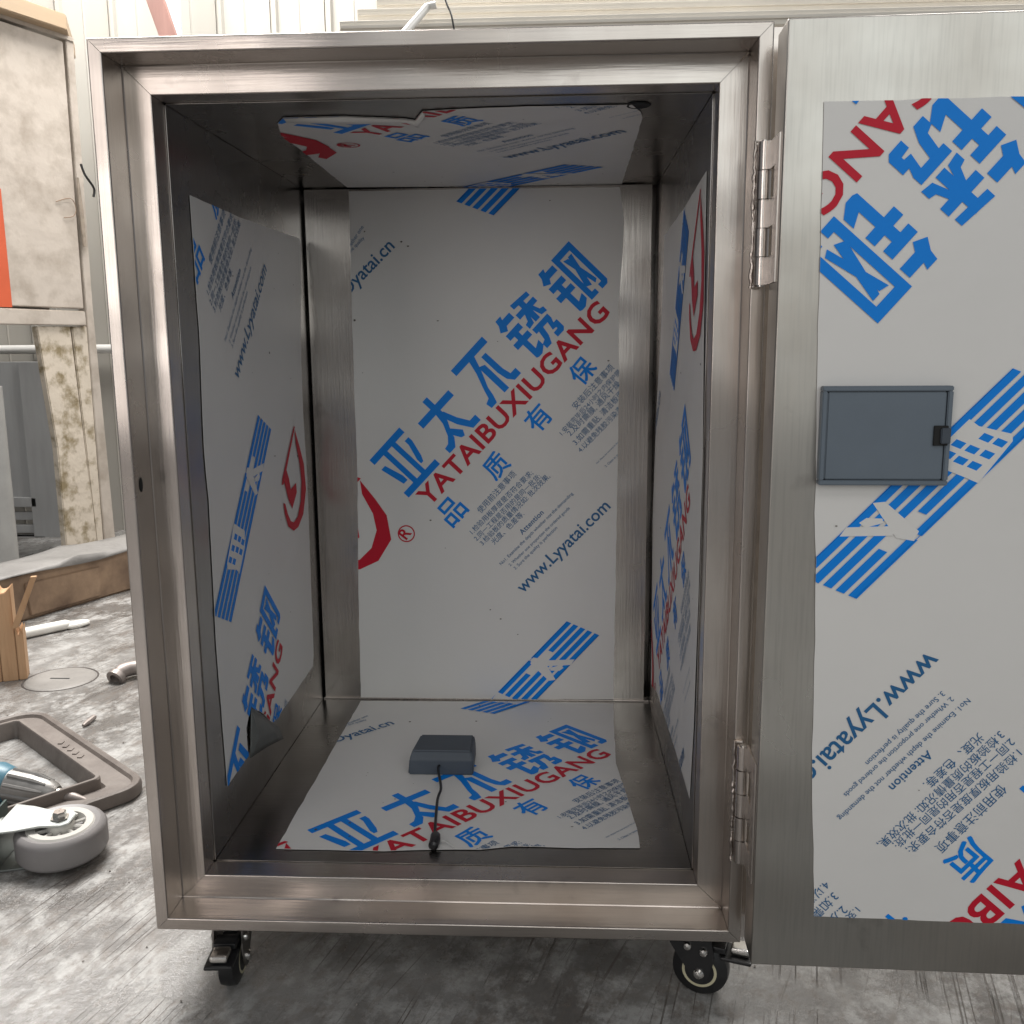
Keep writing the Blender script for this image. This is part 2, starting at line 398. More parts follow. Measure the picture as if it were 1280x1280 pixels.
# heavy square-cut characters of the big blue line, drawn as pieces on a 100 grid
JIN = [[(10, 100), (25, 100), (22, 93), (43, 93), (43, 80), (20, 80), (14, 72), (0, 79), (8, 90)], [(3, 69), (41, 69), (41, 57), (3, 57)],
       [(0, 48), (43, 48), (43, 36), (0, 36)], [(15, 58), (28, 58), (28, 12), (15, 12)], [(15, 14), (15, 2), (20, 0), (30, 0), (44, 9), (44, 22), (28, 15)]]
GLY = {'亚': [[(2, 100), (98, 100), (98, 87), (2, 87)], [(0, 13), (100, 13), (100, 0), (0, 0)], [(31, 88), (43, 88), (43, 12), (31, 12)], [(57, 88), (69, 88), (69, 12), (57, 12)],
              [(4, 72), (16, 72), (27, 36), (27, 24), (15, 24)], [(84, 76), (96, 76), (96, 66), (86, 36), (80, 26), (73, 26), (73, 36), (84, 66)]],
       '太': [[(2, 80), (98, 80), (98, 66), (2, 66)], [(42, 100), (56, 100), (56, 60), (42, 60)], [(42, 68), (56, 68), (50, 44), (36, 22), (24, 12), (16, 14), (6, 14), (4, 2), (20, 0), (34, 8), (50, 28)][:4] + [(34, 14), (20, 0), (2, 0), (2, 12), (14, 14), (26, 24), (38, 46)],
              [(50, 64), (58, 60), (68, 36), (82, 14), (99, 14), (99, 0), (76, 0), (58, 26), (47, 54)], [(30, 26), (42, 30), (58, 12), (52, 2), (44, 4)]],
       '不': [[(2, 100), (98, 100), (98, 86), (2, 86)], [(42, 88), (58, 88), (46, 60), (30, 30), (26, 14), (20, 0), (4, 0), (2, 12), (14, 16), (20, 32), (34, 62)],
              [(46, 68), (60, 62), (60, 2), (46, 2)], [(66, 76), (79, 76), (80, 34), (84, 18), (99, 18), (99, 4), (80, 4), (70, 16), (66, 36)]],
       '锈': JIN + [[(54, 100), (98, 96), (98, 87), (54, 90)], [(48, 81), (100, 81), (100, 70), (48, 70)], [(67, 98), (80, 98), (80, 47), (67, 47)],
                   [(62, 70), (71, 70), (63, 48), (48, 46), (48, 56), (56, 58)], [(78, 70), (87, 70), (92, 58), (100, 56), (100, 46), (86, 48)],
                   [(50, 42), (95, 42), (95, 31), (50, 31)], [(57, 32), (70, 32), (66, 14), (58, 0), (44, 0), (44, 11), (53, 14)],
                   [(83, 32), (95, 32), (91, 23), (100, 23), (100, 5), (94, 0), (76, 0), (76, 10), (88, 11), (88, 14), (79, 15)]],
       '钢': JIN + [[(48, 100), (60, 100), (60, 0), (48, 0)], [(48, 100), (100, 100), (100, 88), (48, 88)], [(88, 100), (100, 100), (100, 6), (94, 0), (88, 0)], [(79, 11), (90, 11), (90, 0), (79, 0)],
                   [(63, 83), (74, 80), (86, 20), (78, 16)], [(76, 82), (86, 82), (70, 18), (58, 24)], [(58, 0), (69, 0), (69, 10), (58, 10)]]}
def el_blue(txt, p0, p1, tall=1.15, pitch=1.29):
    n = len(txt); tot = (n - 1) * pitch + 1
    dx, dy = (p1[0] - p0[0]) / tot, (p1[1] - p0[1]) / tot; out = []
    for i, ch in enumerate(txt):
        for pl in GLY[ch]:
            q = [(p0[0] + dx * (i * pitch + x / 100) - dy * y / 100 * tall, p0[1] + dy * (i * pitch + x / 100) + dx * y / 100 * tall) for x, y in pl]
            out.append(tess(q))
    return (BL, out)
def el_stamp(txt, p0, p1, mi, r):
    out = []
    for ox, oy in ((0, 0), (r, 0), (-r, 0), (0, r), (0, -r)):
        out.append(el_text(txt, (p0[0] + ox, p0[1] + oy), (p1[0] + ox, p1[1] + oy), mi)[1])
    return (mi, out)
# striped emblem band: traced from the film on the door; s runs along, t across five stripes
_bd = lambda x, y: (x, y)
BO, BA, BT = (125, 1085), (860, -825), (55, 22.5)
def st(x, y):
    det = BA[0] * BT[1] * 4 - BA[1] * BT[0] * 4
    dx, dy = x - BO[0], y - BO[1]
    return ((dx * BT[1] * 4 - dy * BT[0] * 4) / det, (BA[0] * dy - BA[1] * dx) / det)
WHITE = [[(292, 922), (320, 885), (512, 878), (508, 917)], [(428, 785), (478, 780), (612, 898), (592, 938), (520, 926)],
         [(372, 866), (402, 846), (466, 848), (470, 866), (395, 886)], [(690, 640), (700, 560), (812, 452), (850, 480), (985, 512), (985, 540), (850, 705), (780, 675)]]
SEGS = [[(0, 1)], [(0, 1)], [(0, 1)], [(0, .21), (.395, 1)], [(0, .295), (.315, 1)]]
_OLD = [[(.0, .21), (.26, .355), (.40, .60), (.785, 1)], [(0, .245), (.262, .335), (.36, .60), (.72, 1)],
        [(0, .27), (.34, .60), (.775, 1)], [(0, .21), (.395, .59), (.745, 1)], [(0, .295), (.315, .585), (.70, 1)]]
DOTS = [(770, 550), (825, 572), (885, 592), (880, 526), (935, 546), (780, 615), (835, 636), (730, 590)]
def el_band(c00, c10, c01, c11):
    """corners at (s,t) = (0,0) (1,0) (0,1) (1,1)"""
    def mp(s, t):
        return tuple(c00[i] * (1 - s) * (1 - t) + c10[i] * s * (1 - t) + c01[i] * (1 - s) * t + c11[i] * s * t for i in (0, 1))
    T = []; wd = 0.076
    for i, segs in enumerate(SEGS):
        t = 0.04 + i * 0.23
        for a, b in segs:
            q = [mp(a, t - wd), mp(b, t - wd), mp(b, t + wd), mp(a, t + wd)]; T += [(q[0], q[1], q[2]), (q[0], q[2], q[3])]
    for t in (-0.03, 1.0):                                   # hairline borders
        q = [mp(.0, t), mp(1, t), mp(1, t + .012), mp(0, t + .012)]; T += [(q[0], q[1], q[2]), (q[0], q[2], q[3])]
    dots = []
    for d in DOTS:
        s0, t0 = st(*d); a, b = 0.014, 0.09
        q = [mp(s0 - a, t0 - b), mp(s0 + a, t0 - b), mp(s0 + a, t0 + b), mp(s0 - a, t0 + b)]; dots += [(q[0], q[1], q[2]), (q[0], q[2], q[3])]
    white = []
    for pl in WHITE: white.append(tess([mp(*st(*p)) for p in pl]))
    return (BL, T, white, dots)

# ------------------------------------------------------------------ the cabinet
W, H, D = 0.65, 0.9366, 0.600
LIP, RAB, OPN, INN = 0.0141, 0.0429, 0.0424, 0.0438
Z0, Z1 = GZ, GZ + H
cab = empty('steel_cabinet', (W / 2, 0.33, 0))
tag(cab, 'open brushed stainless steel cabinet on black casters, lined with blue and red printed protective film', 'cabinet')

# mitred front frame
def arc(cx, cy_, r, a0, a1, n=3):
    return [(cx + r * math.cos(math.radians(a0 + (a1 - a0) * k / n)), cy_ + r * math.sin(math.radians(a0 + (a1 - a0) * k / n))) for k in range(n + 1)]
R1 = 0.0016
fprof = ([(0.0004, RAB + .03)] + arc(R1, R1, R1, 180, 270) + arc(LIP - R1, R1, R1, 270, 360)
         + [(LIP, RAB - .001), (LIP + .001, RAB)] + arc(OPN - R1, RAB + R1, R1, 270, 360) + [(OPN, RAB + .03)])
def frame_bar(c0, c1, m):
    """c0, c1 map an inset to the two mitre corners (x, z)"""
    bm = bmesh.new(); ra, rb = [], []
    for ins, y in fprof:
        a, b = c0(ins), c1(ins)
        a = Vector((a[0], y, a[1])); b = Vector((b[0], y, b[1])); d = (b - a).normalized() * 0.0003
        ra.append(bm.verts.new(a + d)); rb.append(bm.verts.new(b - d))
    n = len(ra)
    for i in range(n): bm.faces.new((ra[i], ra[(i + 1) % n], rb[(i + 1) % n], rb[i]))
    bm.faces.new(ra[::-1]); bm.faces.new(rb)
    return from_bm('frame_profile', bm, m, cab, smooth=True)
TLc = lambda i: (i, Z1 - i); TRc = lambda i: (W - i, Z1 - i); BLc = lambda i: (i, Z0 + i); BRc = lambda i: (W - i, Z0 + i)
frame_bar(TLc, TRc, STEEL_H); frame_bar(BLc, BRc, STEEL_H); frame_bar(TLc, BLc, STEEL_V); frame_bar(TRc, BRc, STEEL_V)
# outer skin
YB = 0.66
box('outer_panel', (0.0006, RAB + .0305, Z1 - .002), (W - .0006, YB, Z1 - .0002), STEEL_H, cab, 0.0004)
box('outer_panel', (0.0006, RAB + .0305, Z0 + .0002), (W - .0006, YB, Z0 + .002), STEEL_H, cab, 0.0004)
box('outer_panel', (0.0005, RAB + .0305, Z0 + .0022), (.0025, YB, Z1 - .0022), STEEL_V, cab, 0.0004)
box('outer_panel', (W - .0025, RAB + .0305, Z0 + .0022), (W - .0005, YB, Z1 - .0022), STEEL_V, cab, 0.0004)
box('outer_panel', (0.003, YB - .002, Z0 + .0025), (W - .003, YB - .0004, Z1 - .0025), STEEL_V, cab, 0.0004)
# inner lining
YI = RAB + .0305
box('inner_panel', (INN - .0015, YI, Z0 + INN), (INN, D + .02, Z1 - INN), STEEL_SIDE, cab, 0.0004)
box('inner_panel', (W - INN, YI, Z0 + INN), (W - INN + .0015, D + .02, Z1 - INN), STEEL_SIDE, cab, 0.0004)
box('inner_panel', (INN + .0035, D, Z0 + INN + .002), (W - INN - .009, D + .0015, Z1 - INN - .002), STEEL_IN, cab, 0.0006)
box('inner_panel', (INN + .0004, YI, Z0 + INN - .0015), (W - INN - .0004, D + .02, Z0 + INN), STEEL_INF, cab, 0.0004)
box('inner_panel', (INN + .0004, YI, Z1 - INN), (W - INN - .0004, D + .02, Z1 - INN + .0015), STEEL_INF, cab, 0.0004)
box('flange', (INN + .001, D - .004, Z0 + INN + .0002), (W - INN - .001, D - .0006, Z0 + INN + .0026), HINGE, cab, 0.0005)
box('gap_filler_strip', (W + .0002, .004, Z0 + .004), (W + .0125, .0065, Z1 - .004), HINGE, cab, .0006)  # strip added to block the bright gap between cabinet and open door
# lock hole as a flat black ellipse, the shade inside it painted
lh = hit(176, 606, 0, LIP)
bm = bmesh.new()
ring = [Vector((LIP + .0004, lh.y + 0.0042 * math.cos(t), lh.z + 0.0078 * math.sin(t))) for t in (2 * math.pi * k / 24 for k in range(24))]
va = [bm.verts.new(v) for v in ring]; vb = [bm.verts.new(v + Vector((.0003, (lh.y - v.y) * .25, (lh.z - v.z) * .2))) for v in ring]
vc = [bm.verts.new(v + Vector((-.006, (lh.y - v.y) * .3, (lh.z - v.z) * .25))) for v in ring]
for i in range(24):
    j = (i + 1) % 24; bm.faces.new((va[i], va[j], vb[j], vb[i]))
fc = bm.faces.new(vb); bm.faces.ensure_lookup_table()
for v in vc: bm.verts.remove(v)
from_bm('lock_hole', bm, DARK, cab, recalc=False)
# weld seams where the frame corners meet and along the hinges
def weld(pts, r, n=None):
    pts = [Vector(p) for p in pts]; out = []
    for a, b in zip(pts, pts[1:]):
        k = max(2, int((b - a).length / (r * 1.6)))
        out += [a.lerp(b, t / k) + Vector((random.uniform(-r, r) * .35, random.uniform(-r, r) * .25, 0)) for t in range(k)]
    out.append(pts[-1])
    return tube('weld_bead', out, [r * random.uniform(.55, 1.15) for _ in out], WELD, cab, n=8)
for cf in (TRc, BRc):
    a, b = cf(LIP + .001), cf(LIP + .008)
    weld([(a[0], RAB - .0012, a[1]), (b[0], RAB - .0004, b[1])], 0.0010)

# ------------------------------------------------------------------ door, swung right round on its hinges
PIN = Vector((0.6435, -0.0085, 0)); DANG = math.radians(-1.6)
ddir = Vector((math.cos(DANG), math.sin(DANG), 0)); dnrm = Vector((math.sin(DANG), -math.cos(DANG), 0))   # dnrm faces the viewer
dz0, dz1 = Z0 + .0165, Z1 - .0165
DX, DW, DT, DF = 0.0065, 0.613, 0.043, 0.0085       # start from pin, width, thickness, back-face offset
def dp(a, f, z): return PIN + ddir * a + dnrm * f + Vector((0, 0, z))
bm = bmesh.new()
rm = Matrix((ddir, -dnrm, Vector((0, 0, 1)))).transposed()
c = dp(DX + DW / 2, DF + DT / 2, (dz0 + dz1) / 2)
t = bmesh.new(); bmesh.ops.create_cube(t, size=1)
for v in t.verts: v.co = Vector((v.co.x * DW, v.co.y * DT, v.co.z * (dz1 - dz0)))
bmesh.ops.bevel(t, geom=t.edges[:], offset=.002, segments=3, affect='EDGES', profile=0.5)
bmesh.ops.transform(t, matrix=Matrix.Translation(c) @ rm.to_4x4(), verts=t.verts); merge(bm, t)
door = from_bm('door', bm, STEEL_D, cab, smooth=True)
door['label'] = 'flat steel door swung wide open, its inside covered with upside-down printed film'

def hinge(zc):
    h = 0.0262
    bm = bmesh.new(); atube(bm, [PIN + Vector((0, 0, zc - 2.5 * h - .001)), PIN + Vector((0, 0, zc + 2.5 * h + .001))], 0.0032, 12)
    hg = from_bm('hinge', bm, CHROME, cab, smooth=True)
    for k in range(5):
        z = zc + (k - 2) * h
        bm = bmesh.new()
        atube(bm, [PIN + Vector((0, 0, z - h / 2 + .0005)), PIN + Vector((0, 0, z + h / 2 - .0005))], 0.0062 if k % 2 == 0 else 0.0068, 20)
        from_bm('knuckle', bm, HINGE, hg, smooth=True)
        if k % 2 == 0:      # door leaf fingers
            q = [dp(0.001, .0058, z - h / 2 + .0005), dp(0.0062, .0058, z - h / 2 + .0005), dp(0.0062, .0300, z - h / 2 + .0005), dp(0.0042, .0300, z - h / 2 + .0005), dp(.0042, .0075, z - h / 2 + .0005), dp(.001, .0075, z - h / 2 + .0005)]
            prism('leaf', q, (0, 0, h - .001), HINGE, hg)
    prism('leaf', [dp(0.0046, .0250, zc - 2.5 * h + .0008), dp(.0063, .0250, zc - 2.5 * h + .0008), dp(.0063, .044, zc - 2.5 * h + .0008), dp(.0046, .044, zc - 2.5 * h + .0008)], (0, 0, 5 * h - .0016), HINGE, hg)
    box('leaf', (W - LIP - .0006, -.0022, zc - 2.5 * h), (W - .0085, -.0002, zc + 2.5 * h), HINGE, hg, 0.0004)
    weld([(W - LIP + .0002, -.0012, zc - 2.5 * h - .002), (W - LIP + .0002, -.0012, zc + 2.5 * h + .002)], 0.0022)
    weld([(W - LIP, -.0014, zc + 2.5 * h + .001), (W - .006, -.0016, zc + 2.5 * h + .001)], 0.0020)
    weld([(W - LIP, -.0014, zc - 2.5 * h - .001), (W - .006, -.0016, zc - 2.5 * h - .001)], 0.0020)
hinge(hit(945, 268, 1, -.01).z); hinge(hit(922, 1006, 1, -.01).z)

# ------------------------------------------------------------------ printed film
back = Surf((0, D, 0), (1, 0, 0), (0, 0, 1))
B = back.px
Zm = lambda x, y: B(420 + x / 3.5556, 400 + y / 3.5556)       # coordinates read in enlarged views of the photograph
Ze = lambda x, y: B(420 + x / 3.5556, 640 + y / 3.5556)
Zt = lambda x, y: B(560 + x / 4.0, 80 + y / 4.0)
PAT = []
def add_band(e):
    PAT.append((BL, e[1])); PAT.append((0, e[2])); PAT.append((BL, e[3]))
def paint_band(sf, e):
    sf.paint(e[1], BL)
    for wt in e[2]: sf.paint(wt, 0)
    sf.paint(e[3], BL)
PAT.append(el_blue('亚太不锈钢', B(511, 622), B(762, 351)))
PAT.append(el_text('YATAIBUXIUGANG', B(536, 634), B(763, 391), RD, 0.022, 1.06, 0.92))
for ch, p0, p1 in (('品', (567, 660), (587, 638)), ('质', (621, 602), (640, 581)), ('有', (674, 543), (693, 521)), ('保', (729, 484), (748, 461))):
    PAT.append(el_stamp(ch, B(*p0), B(*p1), BL, .0009))
for tx, p0, p1 in (('使用前注意事项', (645, 862), (805, 688)), ('1.检验用板厚度是否符合要求;', (610, 955), (880, 685)),
                   ('2.同一工程是否用的是同一批货;', (628, 985), (915, 700)), ('3.检验板的质量情况如: 批次效果,', (655, 1005), (955, 700)),
                   ('光度、色差等.', (705, 1000), (840, 866)),
                   ('安装后注意事项', (1068, 400), (1240, 215)), ('1.安装完毕后24小时之内保护膜', (1008, 515), (1270, 235)),
                   ('2.及时撕膜, 通风干燥', (1045, 520), (1270, 290)), ('3.如需重贴, 清洁板面', (1070, 560), (1285, 330)),
                   ('4.以避免残胶污染表面', (1090, 592), (1300, 375))):
    PAT.append(el_text(tx, Zm(*p0), Zm(*p1), DK, 0.0))
PAT.append(el_text('Attention', Zm(828, 955), Zm(925, 858), DK, 0.012, 1.05))
for tx, p0, p1 in (('No1. Examine the depth whether not the demanding', (735, 1090), (1055, 773)),
                   ('2. Whether one proportion the ordered goods', (775, 1095), (1040, 838)), ('3. Sure the quality is perfection', (798, 1110), (985, 925)),
                   ('No1. Please the warranty to the protective film', (1160, 640), (1300, 500)), ('2. Clean in time the surface', (1200, 655), (1320, 540))):
    PAT.append(el_text(tx, Zm(*p0), Zm(*p1), DK, 0.0))
PAT.append(el_text('www.Lyyatai.com', Zm(832, 1215), Zm(1222, 832), DK, 0.012, 1.0, 1.0))
PAT.append(el_text('Oyatai.cn', B(434, 371), B(494, 309), DK, 0.012))
for tx, p0, p1 in (('1. Sure the quality', (425, 330), (456, 298)), ('2. Whether one', (430, 322), (455, 284))):
    PAT.append(el_text(tx, B(*p0), B(*p1), DK))
# registered mark
cx, cyy = B(508, 667); r0 = 0.0145
rg = []
for k in range(28):
    a, b = 2 * math.pi * k / 28, 2 * math.pi * (k + 1) / 28
    q = [(cx + r * math.cos(u), cyy + r * math.sin(u)) for r, u in ((r0, a), (r0, b), (r0 * .86, b), (r0 * .86, a))]
    rg += [(q[0], q[1], q[2]), (q[0], q[2], q[3])]
PAT.append((RD, rg)); PAT.append(el_text('R', B(508, 675), B(515, 666), RD, 0.02))
# red drop emblem, seen whole on the left wall
left = Surf((INN, 0, 0), (0, 1, 0), (0, 0, 1))
Zl = lambda x, y: left.px(x / 3.2, 380 + y / 3.2)
EMB = [[(1175, 500), (1196, 575), (1212, 640), (1221, 740), (1210, 840), (1190, 892), (1172, 907), (1150, 890), (1136, 840), (1130, 795), (1138, 800), (1148, 840),
        (1160, 868), (1172, 874), (1188, 850), (1200, 790), (1203, 710), (1196, 640), (1180, 560)],
       [(1172, 488), (1176, 492), (1131, 722), (1124, 724), (1126, 700)],
       [(1141, 660), (1153, 700), (1160, 742), (1181, 715), (1184, 752), (1166, 818), (1150, 780), (1134, 712)]]
EMB = [[Zl(*p) for p in pl] for pl in EMB]
ex, ez = Zl(1221, 740); tx_, tz_ = Zm(246, 975)
KE = 1.0
for pl in EMB: PAT.append(el_poly([((p[0] - ex) * KE + tx_, (p[1] - ez) * KE + tz_) for p in pl], RD))
# striped bands, lower one and the one running off the top
va_ = (-525, 541)
add_band(el_band(Ze(1165, 545), Ze(1165 + va_[0], 545 + va_[1]), Ze(1030, 487), Ze(1030 + va_[0], 487 + va_[1])))
k4 = 4.0 / 3.5556
add_band(el_band(Zt(222 - va_[0] * k4, 755 - va_[1] * k4), Zt(222, 755), Zt(48 - va_[0] * k4, 690 - va_[1] * k4), Zt(48, 690)))

def apply_pat(sf, ang=0.0, src=(0, 0), dst=(0, 0), skip=(), sc=1.0):
    ca, sa = math.cos(ang) * sc, math.sin(ang) * sc
    f = lambda p: (dst[0] + (p[0] - src[0]) * ca - (p[1] - src[1]) * sa, dst[1] + (p[0] - src[0]) * sa + (p[1] - src[1]) * ca)
    for i, (mi, T) in enumerate(PAT):
        if i in skip: continue
        for TT in (T if T and isinstance(T[0], list) else [T]): sf.paint([tuple(f(p) for p in t) for t in TT], mi)

back.outline([B(*p) for p in [(451, 872), (448, 740), (447, 600), (440, 400), (436, 239), (600, 236), (775, 234), (780, 275), (778, 320), (773, 380),
                              (774, 480), (770, 700), (767, 874), (600, 874)]][::-1])
apply_pat(back)
back.build('protective_film', cab, 'white printed film on the back wall of the cabinet')

flo = Surf((0, 0, Z0 + INN), (1, 0, 0), (0, 1, 0)); Fp = flo.px
flo.outline([Fp(*p) for p in [(345, 1061), (480, 1064), (540, 1062), (600, 1062), (640, 1058), (690, 1059), (720, 1060), (800, 1060), (796, 1035), (785, 1000), (770, 955), (768, 915),
                              (767, 879), (600, 877), (451, 876)]])
apply_pat(flo, 0.0, B(761, 350), Fp(760, 926))
flo.build('protective_film', cab, 'white printed film on the cabinet floor with a ragged front edge')

cei = Surf((0, 0, Z1 - INN), (1, 0, 0), (0, -1, 0)); Cp = cei.px
cei.outline([Cp(*p) for p in [(434, 234), (410, 215), (376, 187), (352, 170), (347, 154), (354, 147), (430, 145), (505, 148), (519, 150), (528, 139), (560, 137), (660, 133), (790, 131),
                              (801, 140), (803, 147), (790, 190), (777, 231), (600, 233)]][::-1])
apply_pat(cei, 0.0, Zm(1222, 832), Cp(784, 164))
cei.paint(tess([Cp(*p) for p in [(354, 171), (375, 172), (412, 184), (421, 190), (408, 198), (398, 196), (400, 190), (382, 182), (360, 177)]]), RD)
cei.build('protective_film', cab, 'crumpled printed film on the cabinet ceiling')

LP = left.px
left.outline([LP(*p) for p in [(237, 244), (262, 255), (300, 272), (373, 298), (376, 306), (376, 432), (379, 519), (384, 600), (392, 819), (391, 833), (345, 900), (339, 904), (330, 893), (313, 884),
                               (308, 910), (310, 945), (284, 983), (270, 803), (261, 625), (257.5, 591), (255, 560), (250, 432)]][::-1])
apply_pat(left, 0.0, Zm(1030, 1020), LP(316, 402), skip=(1,))
left.layer += 5
apply_pat(left, 0.0, B(720, 345), LP(336, 775), skip=tuple(range(len(PAT) - 9, len(PAT))))
for pl in EMB: left.paint(tess(pl), RD)
left.build('protective_film', cab, 'white printed film on the left inner wall with a curled lower corner')

rgt = Surf((W - INN, 0, 0), (0, -1, 0), (0, 0, 1)); RP = rgt.px
rgt.outline([RP(*p) for p in [(883, 214), (880, 400), (878, 580), (873, 744), (867, 908), (862, 998), (845, 940), (821, 865), (814, 855), (816, 645), (821, 506), (827, 400), (831, 294), (856, 259)]][::-1])
apply_pat(rgt, 0.0, B(720, 345), RP(857, 560), skip=tuple(range(len(PAT) - 6, len(PAT))))
q0 = RP(856, 262); q1 = RP(838, 468)
paint_band(rgt, el_band((q0[0] + .045, q0[1] - .03), (q1[0] + .05, q1[1] - .02), q0, q1))
ex2, ez2 = RP(881, 370)
for pl in EMB: rgt.paint(tess([((p[0] - ex) * .9 + ex2, (p[1] - ez) * 1.1 + ez2) for p in pl]), RD)
rgt.build('protective_film', cab, 'white printed film on the right inner wall')

df = Surf(dp(0, DF + DT, 0), ddir, (0, 0, 1)); DP = df.px
right_top, right_bot = DP(1280, 121), DP(1280, 1155)
df.outline([DP(1030, 127), DP(1026, 300), DP(1022, 440), DP(1020, 600), DP(1018, 640), DP(1020, 700), DP(1019, 800), DP(1015, 960), DP(1015, 1000), DP(1017, 1060), DP(1017, 1145), right_bot,
            (DX + DW - .04, right_bot[1] - .003), (DX + DW - .04, right_top[1] + .002), right_top][::-1])
zr = lambda x, y: DP(960 + x / 2.6667, 760 + y / 2.6667)
zd = lambda x, y: DP(960 + x / 3.2, 380 + y / 3.2)
zh = lambda x, y: DP(880 + x / 3.2, y / 3.2)
wsrc, wdst = Zm(832, 1215), zr(535, 140)
zs, zd_ = Zm(710, 650), zr(677, 855)
a_s = math.atan2(zs[1] - wsrc[1], zs[0] - wsrc[0]); a_d = math.atan2(zd_[1] - wdst[1], zd_[0] - wdst[0])
NP = len(PAT)
apply_pat(df, a_d - a_s, wsrc, wdst, skip=tuple(range(NP - 6, NP)), sc=1.0)
apply_pat(df, a_d - a_s, B(720, 345), zh(640, 1040), skip=tuple(i for i in range(NP) if i > 12 or 6 <= i <= 12), sc=1.05)
q = lambda s, tt: zd(BO[0] + BA[0] * s + BT[0] * 4 * tt, BO[1] + BA[1] * s + BT[1] * 4 * tt)
df.layer += 3
paint_band(df, el_band(q(0, 0), q(1, 0), q(0, 1), q(1, 1)))
df.paint(tess([zh(1215, 380), zh(1290, 380), zh(1290, 440)]), BL)
df.build('protective_film', door, 'white film with large blue and red characters upside down on the door')

# curled flap of film at the left wall
fl = [LP(313, 883), LP(339, 903), LP(344, 912), LP(326, 925), LP(310, 948)]
p3 = [left.p3(p, .002) for p in fl]
V = [p3[0], p3[1], p3[1] + Vector((.010, .0, -.006)), p3[0] + Vector((.010, -.004, -.042)), p3[4] + Vector((.002, 0, 0)), p3[0].lerp(p3[4], .5) + Vector((.001, 0, 0)),
     p3[2] + Vector((.012, -.004, -.012)), p3[3] + Vector((.009, -.004, -.008))]
bm = bmesh.new(); vs = [bm.verts.new(v) for v in V]
for f in ((0, 1, 2, 3), (0, 3, 4, 5), (3, 2, 6, 7), (3, 7, 4)): bm.faces.new([vs[i] for i in f])
bmesh.ops.subdivide_edges(bm, edges=bm.edges[:], cuts=2, use_grid_fill=True, smooth=0.6)
fo = from_bm('film_flap', bm, FILMBACK, cab, smooth=True)
md = fo.modifiers.new('thick', 'SOLIDIFY'); md.thickness = 0.0004
# drooping fold at the ceiling film
c0 = [cei.p3(Cp(*p), .0016) for p in [(354, 147), (430, 145), (505, 148), (519, 150), (528, 139)]]
V = []; F = []
for i, p in enumerate(c0): V += [p + Vector((0, 0, -.0003)), p + Vector((.002, .006 + .003 * (i % 2), -.003 - .003 * (i % 2)))]
for i in range(len(c0) - 1): F.append((2 * i, 2 * i + 2, 2 * i + 3, 2 * i + 1))
fo = mesh('film_flap', V, F, FILM, cab, smooth=True); md = fo.modifiers.new('thick', 'SOLIDIFY'); md.thickness = 0.0004
# hole near the ceiling's right corner, its inner shade painted black
hc = Cp(798, 132)
lathe('ceiling_hole', cei.p3(hc, .0004), (0, 0, -1), [(0.0001, .0006), (.009, .0006), (.012, .0012), (.0135, 0)], DARK, cab, 20)

# slate cover box on the door
fz = DF + DT
def dpx(x, y, h): 
    p = hitp(x, y, df.o + df.n * h, df.n) - df.o; return (p.dot(df.ea), p.dot(df.eb))
a0, b1 = dpx(1029, 483, .012); a1, b0 = dpx(1184, 607, .012)
def dbox(lo, hi, f0, f1, bev, bm):
    t = bmesh.new(); bmesh.ops.create_cube(t, size=1)
    for v in t.verts: v.co = Vector((v.co.x * (hi[0] - lo[0]), v.co.y * (f1 - f0), v.co.z * (hi[1] - lo[1])))
    if bev: bmesh.ops.bevel(t, geom=t.edges[:], offset=bev, segments=2, affect='EDGES')
    c = dp((lo[0] + hi[0]) / 2, fz + (f0 + f1) / 2, (lo[1] + hi[1]) / 2)
    bmesh.ops.transform(t, matrix=Matrix.Translation(c) @ rm.to_4x4(), verts=t.verts); merge(bm, t)
g = .0045
bm = bmesh.new()
dbox((a0, b0), (a1, b0 + g), .002, .0125, .0008, bm); dbox((a0, b1 - g), (a1, b1), .002, .0125, .0008, bm)
dbox((a0, b0 + g), (a0 + g, b1 - g), .002, .0124, .0008, bm); dbox((a1 - g, b0 + g), (a1, b1 - g), .002, .0124, .0008, bm)
bf = from_bm('box_frame', bm, SLATE, door, smooth=True)
bm = bmesh.new(); dbox((a0 + g + .0006, b0 + g + .0006), (a1 - g - .0006, b1 - g - .0006), .002, .0108, .001, bm)
bc = from_bm('box_cover', bm, SLATE, door, smooth=True)
la, lb = dpx(1166, 557, .012); lc, ld = dpx(1185, 532, .012)
bm = bmesh.new(); dbox((la, lb), (lc + .0005, ld), .0110, .0132, .0004, bm); from_bm('latch_recess', bm, DARK, door)
bm = bmesh.new(); dbox((la + .0055, lb + .002), (lc + .002, ld - .002), .0112, .0160, .0008, bm); from_bm('latch', bm, SLATE2, door, smooth=True)

